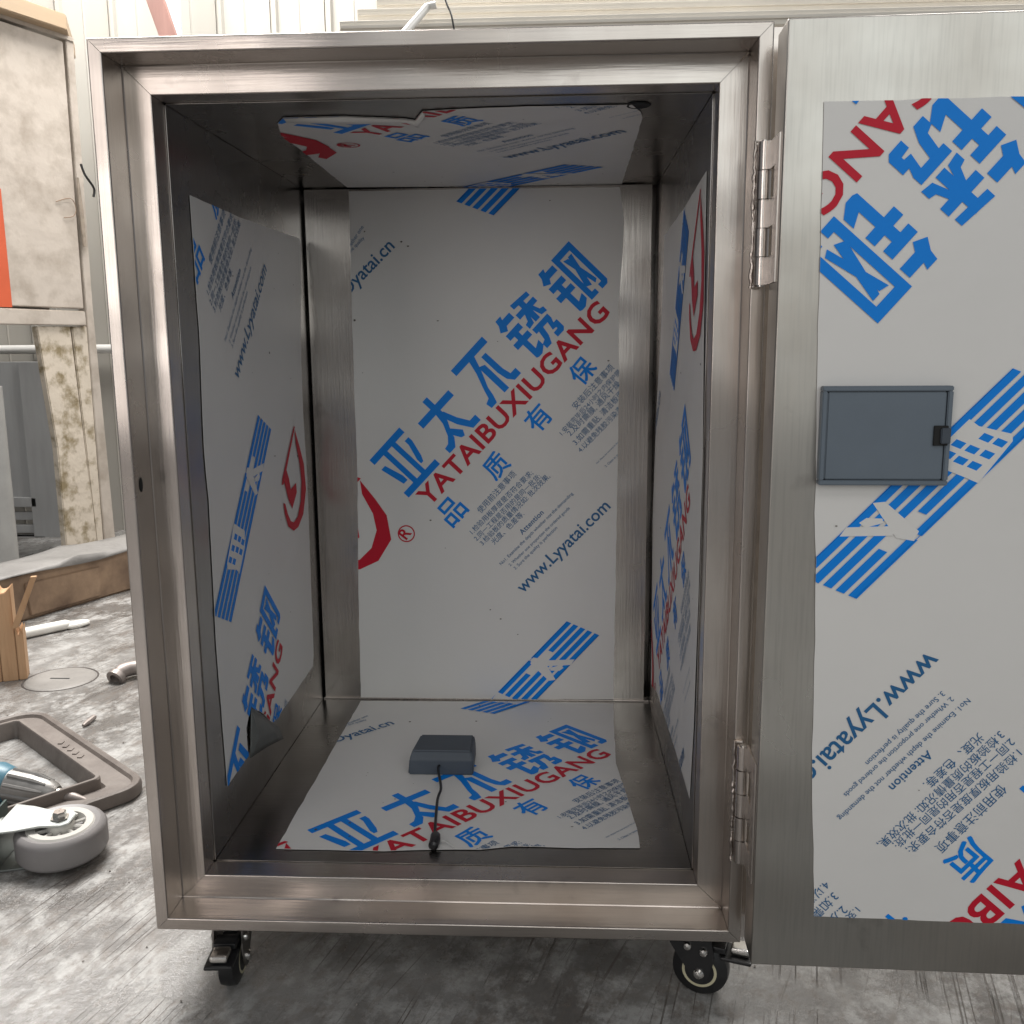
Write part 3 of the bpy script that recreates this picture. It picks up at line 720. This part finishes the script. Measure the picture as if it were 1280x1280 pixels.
# ------------------------------------------------------------------ casters under the cabinet
def caster(loc, face, fork):
    """face: heading of the trailing wheel in degrees; wheel dia 52 mm"""
    a = math.radians(face); fx = Vector((math.cos(a), math.sin(a), 0)); sx = Vector((-math.sin(a), math.cos(a), 0)); up = Vector((0, 0, 1))
    L = Vector((loc[0], loc[1], 0)); P = lambda f, s, z: L + fx * f + sx * s + up * z
    rt = Matrix((fx, sx, up)).transposed()
    bm = bmesh.new()
    abox(bm, Vector((-.03, -.024, -.0014)), Vector((.03, .024, .0014)), .0006)
    bmesh.ops.transform(bm, matrix=Matrix.Translation(P(0, 0, Z0 - .0016)) @ rt.to_4x4(), verts=bm.verts)
    alathe(bm, P(0, 0, Z0 - .012), (0, 0, 1), [(0.001, 0), (.022, 0), (.024, .003), (.020, .009), (.001, .009)], 24)
    R = 0.032; wc = P(.017, 0, R)
    for s in (-1, 1):      # cheeks
        y0 = s * .0155; y1 = s * .0175
        out = [(-.022, Z0 - .010), (.030, Z0 - .010), (.034, .052), (.028, .030), (.021, .021), (.012, .021), (.004, .034), (-.014, .060)]
        va = [bm.verts.new(P(f, y0, z)) for f, z in out]; vb = [bm.verts.new(P(f, y1, z)) for f, z in out]; n = len(out)
        bm.faces.new(va); bm.faces.new(vb[::-1])
        for i in range(n): bm.faces.new((va[i], vb[i], vb[(i + 1) % n], va[(i + 1) % n]))
    abox(bm, P(0, 0, 0) * 0 + Vector((-.02, -.0155, -.001)), Vector((.028, .0155, .001)), 0)
    nv = bm.verts[:][-8:]
    bmesh.ops.transform(bm, matrix=Matrix.Translation(P(0, 0, Z0 - .0135)) @ rt.to_4x4(), verts=nv)
    root = from_bm('caster', bm, fork, cab, smooth=True)
    bm = bmesh.new()
    alathe(bm, wc, sx, [(.004, -.0122, 1), (.015, -.0122, 1), (.0165, -.0128, 2), (.0195, -.0128, 0), (.0225, -.0118, 0), (R - .001, -.008, 0), (R, -.003, 0), (R, .003, 0),
                        (R - .001, .008, 0), (.0225, .0118, 0), (.0195, .0128, 2), (.0165, .0128, 1), (.015, .0122, 1), (.004, .0122, 1)], 36)
    from_bm('wheel', bm, [BLACK, BLACK, RIMY], root, smooth=True)
    for f, z, r in ((.017, R, .0062), (.004, .064, .0052), (.022, .060, .0052)):
        for s in (-1, 1):
            lathe('bolt', P(f, s * .0174, z), sx * s, [(r, 0), (r, .0016), (r * .75, .0036), (r * .3, .0044), (.0002, .0045)], CHROME, root, 16)
    bm = bmesh.new()
    for k, (f0, f1, z0, z1, hw) in enumerate(((.026, .046, .058, .066, .013), (.040, .074, .052, .057, .016))):
        t = bmesh.new(); abox(t, (f0, -hw, z0), (f1, hw, z1), .002)
        bmesh.ops.transform(t, matrix=Matrix.Translation(L) @ rt.to_4x4(), verts=t.verts); merge(bm, t)
    from_bm('brake_pedal', bm, BLACK, root, smooth=True)
    t = bmesh.new(); abox(t, (.050, -.010, .058), (.071, .010, .067), .003)
    bmesh.ops.transform(t, matrix=Matrix.Translation(L) @ rt.to_4x4(), verts=t.verts); from_bm('pedal_tab', t, CHROME, root, smooth=True)
    return root
FORKM = mat('dull_zinc_fork', (.30, .285, .27), .35, 1, var=.6, vscale=40, col2=(.12, .11, .10))
RIMY = mat('rim_cream', (0.52, 0.48, 0.33), 0.35)
caster((0.598, 0.042), -18, BLACKM)
caster((0.071, 0.050), -86, FORKM)
caster((0.600, 0.600), 20, BLACKM)
caster((0.080, 0.600), 150, FORKM)

# ------------------------------------------------------------------ sensor box lying in the cabinet
zf = Z0 + INN + .0016
sb = empty('sensor_box', (0.285, .345, zf))
tag(sb, 'small dark slate plastic box with a thin black cable, lying on the cabinet floor film', 'plastic box')
bm = bmesh.new()
lo = [(.238, .303), (.331, .303), (.329, .372), (.244, .372)]; hi_ = [(.2435, .312), (.328, .312), (.327, .369), (.2485, .369)]
va = [bm.verts.new((x, y, zf)) for x, y in lo]; vm = [bm.verts.new((x, y, zf + .022)) for x, y in [(.240, .304), (.331, .304), (.329, .371), (.245, .371)]]
vb = [bm.verts.new((x, y, zf + .033)) for x, y in hi_]
bm.faces.new(va[::-1]); bm.faces.new(vb)
for A, Bv in ((va, vm), (vm, vb)):
    for i in range(4): bm.faces.new((A[i], A[(i + 1) % 4], Bv[(i + 1) % 4], Bv[i]))
bmesh.ops.bevel(bm, geom=bm.edges[:], offset=.002, segments=2, affect='EDGES')
from_bm('housing', bm, SLATE2, sb, smooth=True)
ce = Fp(543, 1052); cs = hit(549, 957, 1, .303)
pts = [cs, cs + Vector((0, -.012, -.001))]
mid = flo.p3(Fp(547, 1010), .012)
pts += [mid + Vector((.001, .03, .003)), mid, flo.p3(Fp(544, 1040), .006), flo.p3(Fp(543, 1060), .004)]
def smooth_path(p, n=6):
    out = []
    for i in range(len(p) - 1):
        a = p[max(i - 1, 0)]; b = p[i]; c_ = p[i + 1]; d = p[min(i + 2, len(p) - 1)]
        for k in range(n):
            t = k / n; out.append(0.5 * ((2 * b) + (c_ - a) * t + (2 * a - 5 * b + 4 * c_ - d) * t * t + (3 * b - a - 3 * c_ + d) * t ** 3))
    return out + [p[-1]]
tube('cable', smooth_path(pts), .0019, BLACK, sb, 8)
bp_ = flo.p3(Fp(543, 1056), .0065)
bm = bmesh.new(); atube(bm, [bp_ + Vector((0, .017, .001)), bp_ + Vector((0, .012, 0)), bp_ + Vector((.001, 0, 0)), bp_ + Vector((0, -.011, -.001)), bp_ + Vector((0, -.014, -.001))], [.003, .0062, .0066, .006, .003], 12)
from_bm('cable_gland', bm, BLACK, sb, smooth=True)
tube('cable_tie', smooth_path([flo.p3(Fp(546, 1056), .005), flo.p3(Fp(557, 1057), .007), flo.p3(Fp(568, 1062), .003)]), .0007, mat('clear_tie', (.5, .5, .48), .3), sb, 6)

# ------------------------------------------------------------------ left background: cream locker, wall rail, block, pipe
CREAM = mat('old_cream_paint', (0.50, 0.445, 0.39), 0.5, 0, var=0.75, vscale=10, col2=(0.27, 0.225, 0.18), rvar=.1, bump=.003, bscale=14, lo=.44, hi=.72, detail=8)
CREAMD = mat('peeling_cream_paint', (0.60, 0.53, 0.44), 0.6, 0, var=0.95, vscale=16, col2=(0.22, 0.17, 0.09), bump=.003, bscale=25, detail=8, lo=.46, hi=.62)
pd = Vector((0.419, 0.908, 0)).normalized(); pn = Vector((pd.y, -pd.x, 0))             # along the locker front, towards us
PB = gnd(128, 692); PB.z = 0
lx = lambda x, y, h=0.0: hitp(x, y, PB + pn * h, pn)
def lq(name, pxs, m, par, t=.03, h=0.0, bev=.003):
    return prism(name, [lx(x, y, h) for x, y in pxs], -pn * t, m, par, bev)
loc = empty('old_locker', PB - pd * .5 - pn * .2)
tag(loc, 'tall stained cream metal locker with peeling paint and an open gap below its door', 'locker')
ext = lambda p, q_, t: (p[0] + (q_[0] - p[0]) * t, p[1] + (q_[1] - p[1]) * t)
lq('door_panel', [(-250, -58), (79, 52), (105, 386), (-250, 372)], CREAM, loc, .03, .006)
lq('side_post', [(82, 48), (92, 52), (117, 392), (146, 690), (132, 690), (108, 390)], CREAM, loc, .04, .0, .002)
lq('top_rail', [(-250, -78), (92, 47), (92.5, 53), (82, 49), (-250, -62)], CREAM, loc, .04, .004, .0015)
lq('cross_rail', [(-250, 375), (107, 389), (108.5, 407), (-250, 402)], CREAM, loc, .04, .012)
lq('leg_panel', [(46, 408), (88, 408), (121, 672), (118, 692), (84, 692), (72, 560)], CREAMD, loc, .03, .002)
lq('leg_panel', [(90, 408), (109, 408), (131, 692), (123, 692)], CREAMD, loc, .03, -.003)
# body of the locker behind its front
b0_, b1_ = lx(-250, 372, -.03), lx(100, 386, -.03)
bm = bmesh.new()
zt = lx(88, 52).z - .01; zb_ = lx(105, 400).z + .01
pA, pB_ = PB - pd * 1.6 - pn * .035, PB - pd * .10 - pn * .035
base = [pA, pB_, pB_ - pn * .35, pA - pn * .35]
from_pts = [Vector((p.x, p.y, zb_)) for p in base]
prism('locker_body', from_pts, (0, 0, zt - zb_), CREAM, loc)
lq('notice_sticker', [(-40, 226), (1, 236), (15.5, 386 - 2), (-40, 383)], mat('orange_red_paint', (0.60, 0.11, 0.045), .45, var=.2, vscale=9), loc, .001, .0085, 0)
tube('door_hinge', [lx(97, 222, .012), lx(101, 262, .012), lx(106, 308, .012)], [.004, .009, .006], mat('grimy_cream', (.36, .30, .24), .7, var=.6, vscale=60), loc, 8)
tube('wire_hook', smooth_path([lx(101, 205, .03), lx(106, 218, .035), lx(115, 231, .04), lx(118, 238, .04), lx(117, 246, .04)]), .0042, BLACK, loc, 6)
tube('wire_scrap', smooth_path([lx(70, 252, .010), lx(88, 248, .012), lx(95, 260, .014), lx(92, 270, .012), lx(80, 272, .010)]), .0013, mat('rusty_wire', (.22, .15, .1), .7), loc, 6)
# boards on the locker
PLY = mat('plywood', (0.38, 0.29, 0.20), .6, var=.5, vscale=6, col2=(.50, .35, .22), stretch=(1, 1, 6))
ztop = lx(82, 46).z + .004
bq = [hit(x, y, 2, ztop + .0) for x, y in [(92, 29), (40, 24), (-120, 18), (-120, -20), (60, -12)]]
tag(prism('plywood_board', [Vector((v.x, v.y, max(ztop, PB.z))) for v in [lx(84, 40, .05), lx(-260, 40, .05), lx(-260, 40, -.30), lx(92, 40, -.20)]], (0, 0, .05), PLY, None, .003),
    'flat tan plywood board lying on top of the cream locker', 'board')

RAILM = mat('white_painted_tube', (0.74, 0.73, 0.70), .35, 0, var=.2, vscale=6)
zr_ = hit(20, 437, 1, WALLY - .01).z
tag(tube('wall_rail', [(-3.6, WALLY - .008, zr_), (-.2, WALLY - .008, zr_)], .0175, RAILM), 'thin white horizontal tube fixed to the corrugated wall behind the locker', 'rail')

GS = mat('grey_painted_steel', (.34, .345, .345), .5, var=.5, vscale=6, col2=(.24, .235, .23), stretch=(4, 4, .6))
ys = WALLY - .12
def sq(name, x0, y0, x1, y1, th, par, dy=0.0, m=None):
    a, b = hit(x0, y1, 1, ys + dy), hit(x1, y0, 1, ys + dy)
    return box(name, (a.x, ys + dy, a.z), (b.x, ys + dy + th, b.z), m or GS, par, .003)
sg = hit(20, 690, 1, ys); sh = empty('grey_shutter', (sg.x - .15, ys, 0)); tag(sh, 'grey steel shutter with slats low on the wall, seen below the cream locker', 'shutter')
sq('shutter_panel', -160, 452, 46, 622, .02, sh, .015)
sq('frame_post', 46, 452, 60, 706, .04, sh); sq('frame_post', -176, 452, -162, 706, .04, sh); sq('frame_rail', -160, 622, 45, 634, .04, sh)
for k in range(4): sq('slat', -160, 640 + 16 * k, 45, 650 + 16 * k, .02, sh, .008)
fz_ = hit(60, 706, 1, ys)
box('shutter_base', (hit(-176, 706, 1, ys).x, ys, 0), (fz_.x, ys + .05, fz_.z - .002), GS, sh, .003)
# brown block with a grey sheet over it
BR = mat('brown_stained_board', (0.33, 0.225, 0.145), .65, var=.9, vscale=7, col2=(.12, .075, .05), bump=.004, bscale=16, lo=.35, hi=.65)
p0, p1 = gnd(30, 777), gnd(162, 738); d = (p1 - p0).normalized(); nb = Vector((-d.y, d.x, 0))
hb = hitp(30, 716, p0, Vector((d.y, -d.x, 0))).z
blk = empty('brown_block', (p0 + p1) / 2 + nb * .12)
tag(blk, 'low stained brown block on the floor against the wall, draped with a grey sheet', 'block')
q0_, q1_ = p0 - d * .9, p1 + d * .55
prism('block_body', [q0_, q1_, q1_ + nb * .17, q0_ + nb * .17], (0, 0, hb), BR, blk, .006)
prism('face_board', [p0 - nb * .006 + d * .02 + Vector((0, 0, .012)), p0 - nb * .006 + d * .255 + Vector((0, 0, .012)), p0 - nb * .006 + d * .26 + Vector((0, 0, hb - .035)), p0 - nb * .006 + d * .01 + Vector((0, 0, hb - .03))], nb * .0075, BR, blk, .002)
GREYS = mat('grey_sheet', (.24, .23, .22), .5, var=.6, vscale=8, bump=.004, bscale=20)
bm = bmesh.new(); nx, ny = 26, 7; G = []
for i in range(nx):
    row = []
    for j in range(ny):
        e = (j - 1) / (ny - 2); o = -0.012 if j == 0 else 0
        zz = hb + .004 + .010 * math.sin(i * 1.3 + j) * (.4 + .6 * random.random()) * (1 if j else .3)
        if j == 0: zz = hb - .006 - .006 * math.sin(i * .9)
        row.append(bm.verts.new(q0_ + d * (q1_ - q0_).length * i / (nx - 1) + nb * (o + e * .16 if j else o) + Vector((0, 0, max(zz, hb + .003) if j else zz))))
    G.append(row)
for i in range(nx - 1):
    for j in range(ny - 1): bm.faces.new((G[i][j], G[i + 1][j], G[i + 1][j + 1], G[i][j + 1]))
fo = from_bm('grey_sheet', bm, GREYS, blk, smooth=True); md = fo.modifiers.new('s', 'SOLIDIFY'); md.thickness = .0015; md.offset = 1

# grey-white pipe standing at the left
pc = gnd(-6, 728)
PIPE = mat('pale_grey_pipe', (.36, .36, .35), .4, var=.45, vscale=7)
pp = empty('drain_pipe', pc); tag(pp, 'pale grey vertical plastic pipe beside the brown block', 'pipe')
rp = .075
tube('pipe_shaft', [pc + Vector((0, 0, .02)), pc + Vector((0, 0, .62))], rp, PIPE, pp, 32)
lathe('pipe_collar', pc, (0, 0, 1), [(.001, 0), (rp + .018, 0), (rp + .018, .035), (rp + .010, .05), (rp + .001, .052)], PIPE, pp, 32)

# splintered timber block
WD = mat('raw_timber', (0.52, 0.33, 0.19), .65, var=.7, vscale=9, col2=(.36, .20, .10), stretch=(6, 6, .5), bump=.002, bscale=30)
p0, p1 = gnd(0, 853), gnd(25, 838); d = (p1 - p0); d = Vector((.92, .39, 0)); nb = Vector((-d.y, d.x, 0))
tb = empty('splintered_timber', p0); tag(tb, 'broken piece of pale timber standing upright with a splinter sticking out', 'timber')
hT = hit(0, 732, 1, p0.y).z
def plank(o0, wd, th, hh, jag):
    bm = bmesh.new(); n = 6; ra = []
    for k in range(n + 1):
        x = wd * k / n; ra.append((x, hh + jag * random.uniform(-1, .4)))
    lo = [o0 + d * 0, o0 + d * wd]
    pts = [o0, o0 + d * wd] + [o0 + d * x + Vector((0, 0, z)) for x, z in reversed(ra)]
    return prism('plank', pts, nb * th, WD, tb, .0015)
plank(p0 - d * .12, .125, .05, hT + .005, .004); plank(p0 + d * .006, .032, .05, hT - .01, .012); plank(p0 + d * .039, .016, .045, hT * .55, .02)
s0, s1 = hit(14, 786, 1, p0.y), hit(43, 721, 1, p0.y)
prism('splinter', [s0, s0 + d * .014, s1 + d * .004, s1 - d * .008], nb * .012, WD, tb, .001)

# white handle on the floor
h0, h1 = gnd(24, 793, .014), gnd(106, 776, .012); d = (h1 - h0).normalized(); sd = Vector((-d.y, d.x, 0)); Lh = (h1 - h0).length
WP = mat('white_plastic', (.78, .77, .73), .35)
hd = empty('tool_handle', (h0 + h1) / 2 - Vector((0, 0, .013))); tag(hd, 'white plastic handle with a looped end lying on the floor before the brown block', 'handle')
tube('grip', [h0, h0 + d * .01, h0 + d * Lh * .70, h0 + d * Lh * .76], [.011, .014, .0135, .009], WP, hd, 16)
lp = [h0 + d * (Lh * .86 + .03 * math.cos(t)) + sd * .013 * math.sin(t) + Vector((0, 0, -.004)) for t in (math.pi + 2 * math.pi * k / 20 for k in range(21))]
tube('loop', lp, .0065, WP, hd, 8)

# flush round floor cover
pc = gnd(76, 849); rc = (gnd(122, 851) - gnd(30, 860)).length / 2
fcv = empty('floor_cover', pc); tag(fcv, 'flush round concrete-coloured cover set into the floor', 'floor cover')
CC = mat('cover_concrete', (.25, .235, .22), .55, var=.5, vscale=12, bump=.002, bscale=40)
lathe('cover_plate', pc, (0, 0, 1), [(.0005, .003), (rc - .005, .003), (rc - .002, .001), (rc, .0)], CC, fcv, 48)
lathe('joint_ring', pc, (0, 0, 1), [(rc + .001, .0005), (rc + .004, .0012), (rc + .005, .0)], mat('joint_dirt', (.06, .05, .045), .9), fcv, 48)
box('lift_slot', pc + Vector((-.022, -.006, .0025)), pc + Vector((.022, -.001, .0036)), DARK, fcv, 0)

# small metal elbow and chisel bit
RUST = mat('dull_metal', (.33, .29, .27), .5, .6, var=.6, vscale=60)
p = gnd(153, 850)
el = empty('pipe_elbow', p); tag(el, 'small dull metal pipe elbow lying on the floor near the cabinet', 'pipe fitting')
tube('elbow', smooth_path([p + Vector((.055, .03, .02)), p + Vector((.02, .02, .022)), p + Vector((0, .0, .02)), p + Vector((-.004, -.012, .012))]), .0165, RUST, el, 14)
lathe('elbow_rim', p + Vector((-.005, -.014, .012)), (-.3, -1, -.4), [(.012, -.004), (.021, -.004), (.021, .008), (.012, .008), (.011, -.004)], RUST, el, 20)
c0_, c1_ = gnd(104, 907, .005), gnd(118, 896, .006)
tag(tube('steel_bit', [c0_, c0_.lerp(c1_, .3), c1_], [.003, .0055, .005], RUST, None, 8), 'short grey steel bit lying on the floor behind the cast frame', 'drill bit')

# ------------------------------------------------------------------ brown cast frame
FR = mat('dusty_brown_casting', (.19, .165, .148), .6, 0, var=.8, vscale=14, col2=(.10, .08, .07), bump=.0015, bscale=60)
Fp0, Rp0 = gnd(50, 886, .02), gnd(190, 979, .02)
d = (Rp0 - Fp0); Lf = d.length; d.normalize(); sd = Vector((d.y, -d.x, 0))                     # sd: towards the camera/left
if sd.y > 0: sd = -sd
A, Bn = Lf, 0.46
o0 = Vector((Fp0.x, Fp0.y, 0))
def rrect(ins, r, n=6):
    pts = []
    r = max(r, .002)
    for cx, cy_, a in ((A - ins - r, ins + r, -90), (A - ins - r, Bn - ins - r, 0), (ins + r, Bn - ins - r, 90), (ins + r, ins + r, 180)):
        for k in range(n + 1):
            u = math.radians(a + 90 * k / n); pts.append((cx + r * math.cos(u), cy_ + r * math.sin(u)))
    return pts
def sweep(bm, prof, rad):
    rings = []
    for ins, z in prof: rings.append([bm.verts.new(o0 + d * x + sd * y + Vector((0, 0, z))) for x, y in rrect(ins, rad - ins * .8)])
    n = len(rings[0])
    for a, b in zip(rings, rings[1:] + rings[:1]):
        for k in range(n): bm.faces.new((a[k], a[(k + 1) % n], b[(k + 1) % n], b[k]))
cf = empty('cast_frame', o0 + d * A / 2 + sd * Bn / 2)
tag(cf, 'dusty brown rectangular cast frame with rounded corners and an open middle on the floor', 'frame')
bm = bmesh.new()
sweep(bm, [(0, .002), (-.001, .014), (.002, .022), (.007, .0245), (.012, .022), (.015, .016), (.052, .015), (.058, .002)], .05)
from_bm('rim', bm, FR, cf, smooth=True)
bm = bmesh.new()
sweep(bm, [(.0555, .0005), (.0555, .030), (.0575, .033), (.0625, .033), (.0645, .030), (.068, .0005)], .06)
from_bm('inner_wall', bm, FR, cf, smooth=True)
for k in range(5):
    a = o0 + d * (A * (.40 + .045 * k)) + sd * .034
    box('raised_mark', a + Vector((-.004, -.006, .0145)), a + Vector((.004, .006, .0175)), FR, cf, .0008)

# ------------------------------------------------------------------ rotary tool
t0, t1 = gnd(0, 985, .03), gnd(110, 1001, .012); t0 = gnd(-2, 978, .034)
ax = (t1 - t0).normalized(); LT = (t1 - t0).length
tl = empty('die_grinder', t0 - Vector((0, 0, .034))); tag(tl, 'blue and grey hand grinder with ribbed nose and pointed bit on the cast frame', 'power tool')
TB = mat('teal_plastic', (.06, .16, .22), .4); TG = mat('grey_ribbed_metal', (.30, .29, .28), .4, .6, var=.4, vscale=60)
P = lambda f: t0 + ax * (LT * f)
lathe('tool_body', P(0), ax, [(.001, -.22), (.024, -.22), (.030, -.20), (.030, -.02), (.033, .0), (.029, .018), (.026, .022), (.001, .022)], TB, tl, 24)
lathe('nose', P(0), ax, [(.024, .018), (.0265, .02), (.0255, .06), (.022, .085), (.018, .098), (.014, .104), (.001, .104)], TG, tl, 24)
x_, y_, _z = frame_of(P(0), P(1))
for k in range(10):
    u = 2 * math.pi * k / 10; rr = x_ * math.cos(u) + y_ * math.sin(u)
    tube('rib', [P(0) + ax * .024 + rr * .0262, P(0) + ax * .066 + rr * .0248, P(0) + ax * .088 + rr * .0208], [.0035, .0035, .002], TG, tl, 6)
lathe('collet', P(0), ax, [(.010, .102), (.0115, .104), (.0115, .112), (.006, .114), (.0055, .125), (.001, .125)], CHROME, tl, 16)
lathe('bit', P(0), ax, [(.004, .12), (.004, LT * .70), (.0095, LT * .72), (.0105, LT * .78), (.0075, LT * .88), (.0045, LT * .97), (.001, LT)], RUST, tl, 16)

# ------------------------------------------------------------------ loose casters on the floor
TY = mat('grey_rubber', (.21, .20, .20), .45, var=.2, vscale=10); RW = mat('white_rim', (.50, .49, .46), .3); ZN = mat('zinc_plate', (.30, .315, .31), .42, 1, var=.4, vscale=9, col2=(.5, .52, .5))
GRN = mat('dark_green_paint', (.02, .05, .045), .35)
def loose_caster(c, axis, fdir, lab, R=.062, hw=.023):
    ax = Vector(axis).normalized(); fd = Vector(fdir); fd = (fd - ax * fd.dot(ax)).normalized(); sd = ax.cross(fd)
    rt = empty('loose_caster', (c[0], c[1], 0)); tag(rt, lab, 'caster')
    c = Vector(c)
    wh = bmesh.new()
    alathe(wh, c, ax, [(.010, hw * .55, 0), (.030, hw * .55, 1), (.034, hw * .98, 1), (.044, hw * 1.0, 1), (.046, hw * .9, 0), (.053, hw * .98, 0), (R - .004, hw * .86, 0), (R, hw * .6, 0), (R, -hw * .6, 0), (R - .004, -hw * .86, 0),
                       (.053, -hw * .98, 0), (.046, -hw * .9, 1), (.034, -hw, 1), (.030, -hw * .55, 1), (.010, -hw * .55, 1)], 48)
    wo = from_bm('wheel', wh, [TY, RW], rt, smooth=True)
    lathe('hub', c, ax, [(.001, hw * 1.1), (.017, hw * 1.1), (.019, hw * .9), (.019, -hw * .9), (.017, -hw * 1.1), (.001, -hw * 1.1)], RW, wo, 24)
    for k in range(10):
        u = 2 * math.pi * k / 10; r_ = fd * math.cos(u) + sd * math.sin(u)
        tube('spoke', [c + r_ * .016 + ax * hw * .75, c + r_ * .040 + ax * hw * .80], .0028, RW, wo, 6)
    for s in (1, -1):
        o = ax * (hw * 1.22) * s
        out = [(-.018, -.014), (-.010, -.021), (.02, -.022), (.05, -.034), (.078, -.040), (.078, .040), (.05, .034), (.02, .022), (-.010, .021), (-.018, .014)]
        prism('fork_arm', [c + o + (fd * f + sd * g_) for f, g_ in out], ax * .003 * s, ZN, rt, .0008)
    # crown joins the arms, then the swivel plate
    t = bmesh.new(); abox(t, (-.0015, -.040, -hw * 1.22 - .003), (.0015, .040, hw * 1.22 + .003), .0006)
    mtx = Matrix.Translation(c + fd * .079) @ Matrix((fd, sd, ax)).transposed().to_4x4(); bmesh.ops.transform(t, matrix=mtx, verts=t.verts)
    from_bm('fork_crown', t, ZN, rt, smooth=True)
    lathe('swivel_race', c + fd * .081, fd, [(.001, 0), (.026, 0), (.029, .006), (.024, .014), (.001, .014)], ZN, rt, 24)
    t = bmesh.new(); abox(t, (-.002, -.045, -.036), (.002, .045, .036), .001)
    mtx = Matrix.Translation(c + fd * .098) @ Matrix((fd, sd, ax)).transposed().to_4x4(); bmesh.ops.transform(t, matrix=mtx, verts=t.verts)
    from_bm('top_plate', t, GRN, rt, smooth=True)
    lathe('axle_bolt', c + ax * (hw * 1.22 + .003), ax, [(.013, 0), (.013, .002), (.0095, .0021), (.0095, .009), (.008, .011), (.001, .011)], CHROME, rt, 6)
    return rt
wc = gnd(76, 1031, .052)
loose_caster((wc.x, wc.y, .0325), (.02, -.05, 1), (-1, -.08, 0), 'loose grey rubber caster lying on its side, zinc fork and white spoked rim')
wc2 = gnd(-22, 1064, .05)
loose_caster((wc2.x - .06, wc2.y + .0, .0622), (.62, -.78, .04), (-.7, -.55, .3), 'loose caster standing on its rim beside the one lying flat')
g0 = [gnd(x, y, .075) for x, y in [(-30, 1000), (18, 982), (27, 988), (22, 1000), (-12, 1014)]]

# ------------------------------------------------------------------ white profiles and leaning pieces above the cabinet
PR = mat('cream_profile', (.72, .68, .61), .4, var=.25, vscale=5)
def profile(x0px, y0px, yy, x1, hgt, dep, lab):
    a = hit(x0px, y0px, 1, yy); bm = bmesh.new()
    abox(bm, (a.x, yy, a.z - hgt), (x1, yy + dep, a.z), .003)
    abox(bm, (a.x + .004, yy - .006, a.z - hgt * .62), (x1, yy - .0005, a.z - hgt * .38), .001)
    return tag(from_bm('cream_profile', bm, PR, None, smooth=True), lab, 'metal profile', 'long profiles stacked on the rack behind the cabinet')
profile(424, 26, 1.32, 2.4, .030, .05, 'long cream metal profile lowest of the stack behind the cabinet top')
profile(446, 11, 1.38, 2.4, .027, .05, 'long cream metal profile second from the bottom of the stack behind the cabinet')
profile(470, -3, 1.44, 2.4, .030, .05, 'long cream metal profile topmost of the stack behind the cabinet')
# rack that carries them, hidden behind cabinet and door
zr0 = hit(424, 26, 1, 1.32).z - .030
rk = empty('steel_rack', (0.9, 1.42, 0)); tag(rk, 'plain steel rack behind the cabinet carrying the cream profiles', 'rack')
for x in (.12, 1.6):
    box('rack_post', (x, 1.50, 0), (x + .04, 1.54, zr0 + .16), PR, rk); box('rack_arm', (x, 1.33, zr0 - .042), (x + .04, 1.499, zr0 - .001), PR, rk)
a, b = hit(512, 34, 1, 1.25), hit(534, 9, 1, 1.30)
tag(tube('white_rod', [a - (b - a) * 1.0, b, b + Vector((.02, .0, .004))], .0085, RAILM), 'short white rod leaning on the cream profiles', 'rod')
tag(tube('dark_wire', smooth_path([hit(568, 40, 1, 1.28), hit(564, 18, 1, 1.28), hit(556, -4, 1, 1.29), hit(548, -60, 1, 1.3)]), .0022, BLACK, None, 6), 'thin dark wire hanging before the cream profiles', 'wire')
RB = mat('red_brown_board', (.36, .20, .17), .6, var=.5, vscale=8, stretch=(4, 4, .5))
a, b = hit(212, 60, 1, 2.3), hit(182, -26, 1, 2.3)
dd = (b - a).normalized(); s_ = Vector((1, 0, 0))
tag(prism('leaning_board', [a - dd * 1.7, a - dd * 1.7 + s_ * .022, b + s_ * .034, b - s_ * .024], (0, .03, 0), RB, None, .002), 'narrow red-brown board leaning against the white corrugated wall', 'board')
BG = mat('blue_grey_strip', (.52, .58, .64), .3)  # pale colour stands in for daylight in a window
a = hit(215, 20, 1, 2.62)
tag(box('painted_window_strip', (a.x - .035, 2.62, .0), (a.x + .03, 2.632, 2.6), BG, None, .002), 'pale blue-grey upright strip standing in for a bright window beside the red-brown board', 'strip')

# ------------------------------------------------------------------ grit on the floor
bm = bmesh.new(); rg_ = random.Random(5)
for _ in range(420):
    x, y = rg_.uniform(-1.3, 1.5), rg_.uniform(-.25, 1.7)
    r = rg_.choice((.0009, .0012, .0016, .0022, .0034))
    c_ = Vector((x, y, r * .4)); k = [Vector((rg_.uniform(.4, 1) * sx * r, rg_.uniform(.4, 1) * sy_ * r, rg_.uniform(.3, .8) * sz * r)) for sx, sy_, sz in ((1, 0, 0), (-1, 0, 0), (0, 1, 0), (0, -1, 0), (0, 0, 1), (0, 0, -1))]
    an = rg_.uniform(0, 6.28); ro = Matrix.Rotation(an, 3, 'Z'); vs = [bm.verts.new(c_ + ro @ (v + Vector((rg_.uniform(-.2, .2) * r, rg_.uniform(-.2, .2) * r, 0)))) for v in k]
    for f in ((0, 2, 4), (2, 1, 4), (1, 3, 4), (3, 0, 4), (2, 0, 5), (1, 2, 5), (3, 1, 5), (0, 3, 5)): bm.faces.new([vs[i] for i in f])
tag(from_bm('floor_grit', bm, mat('grit', (.16, .14, .125), .8, var=.9, vscale=30, col2=(.4, .37, .34))), 'scattered small grit and metal chips on the worn floor', 'grit', kind='stuff')
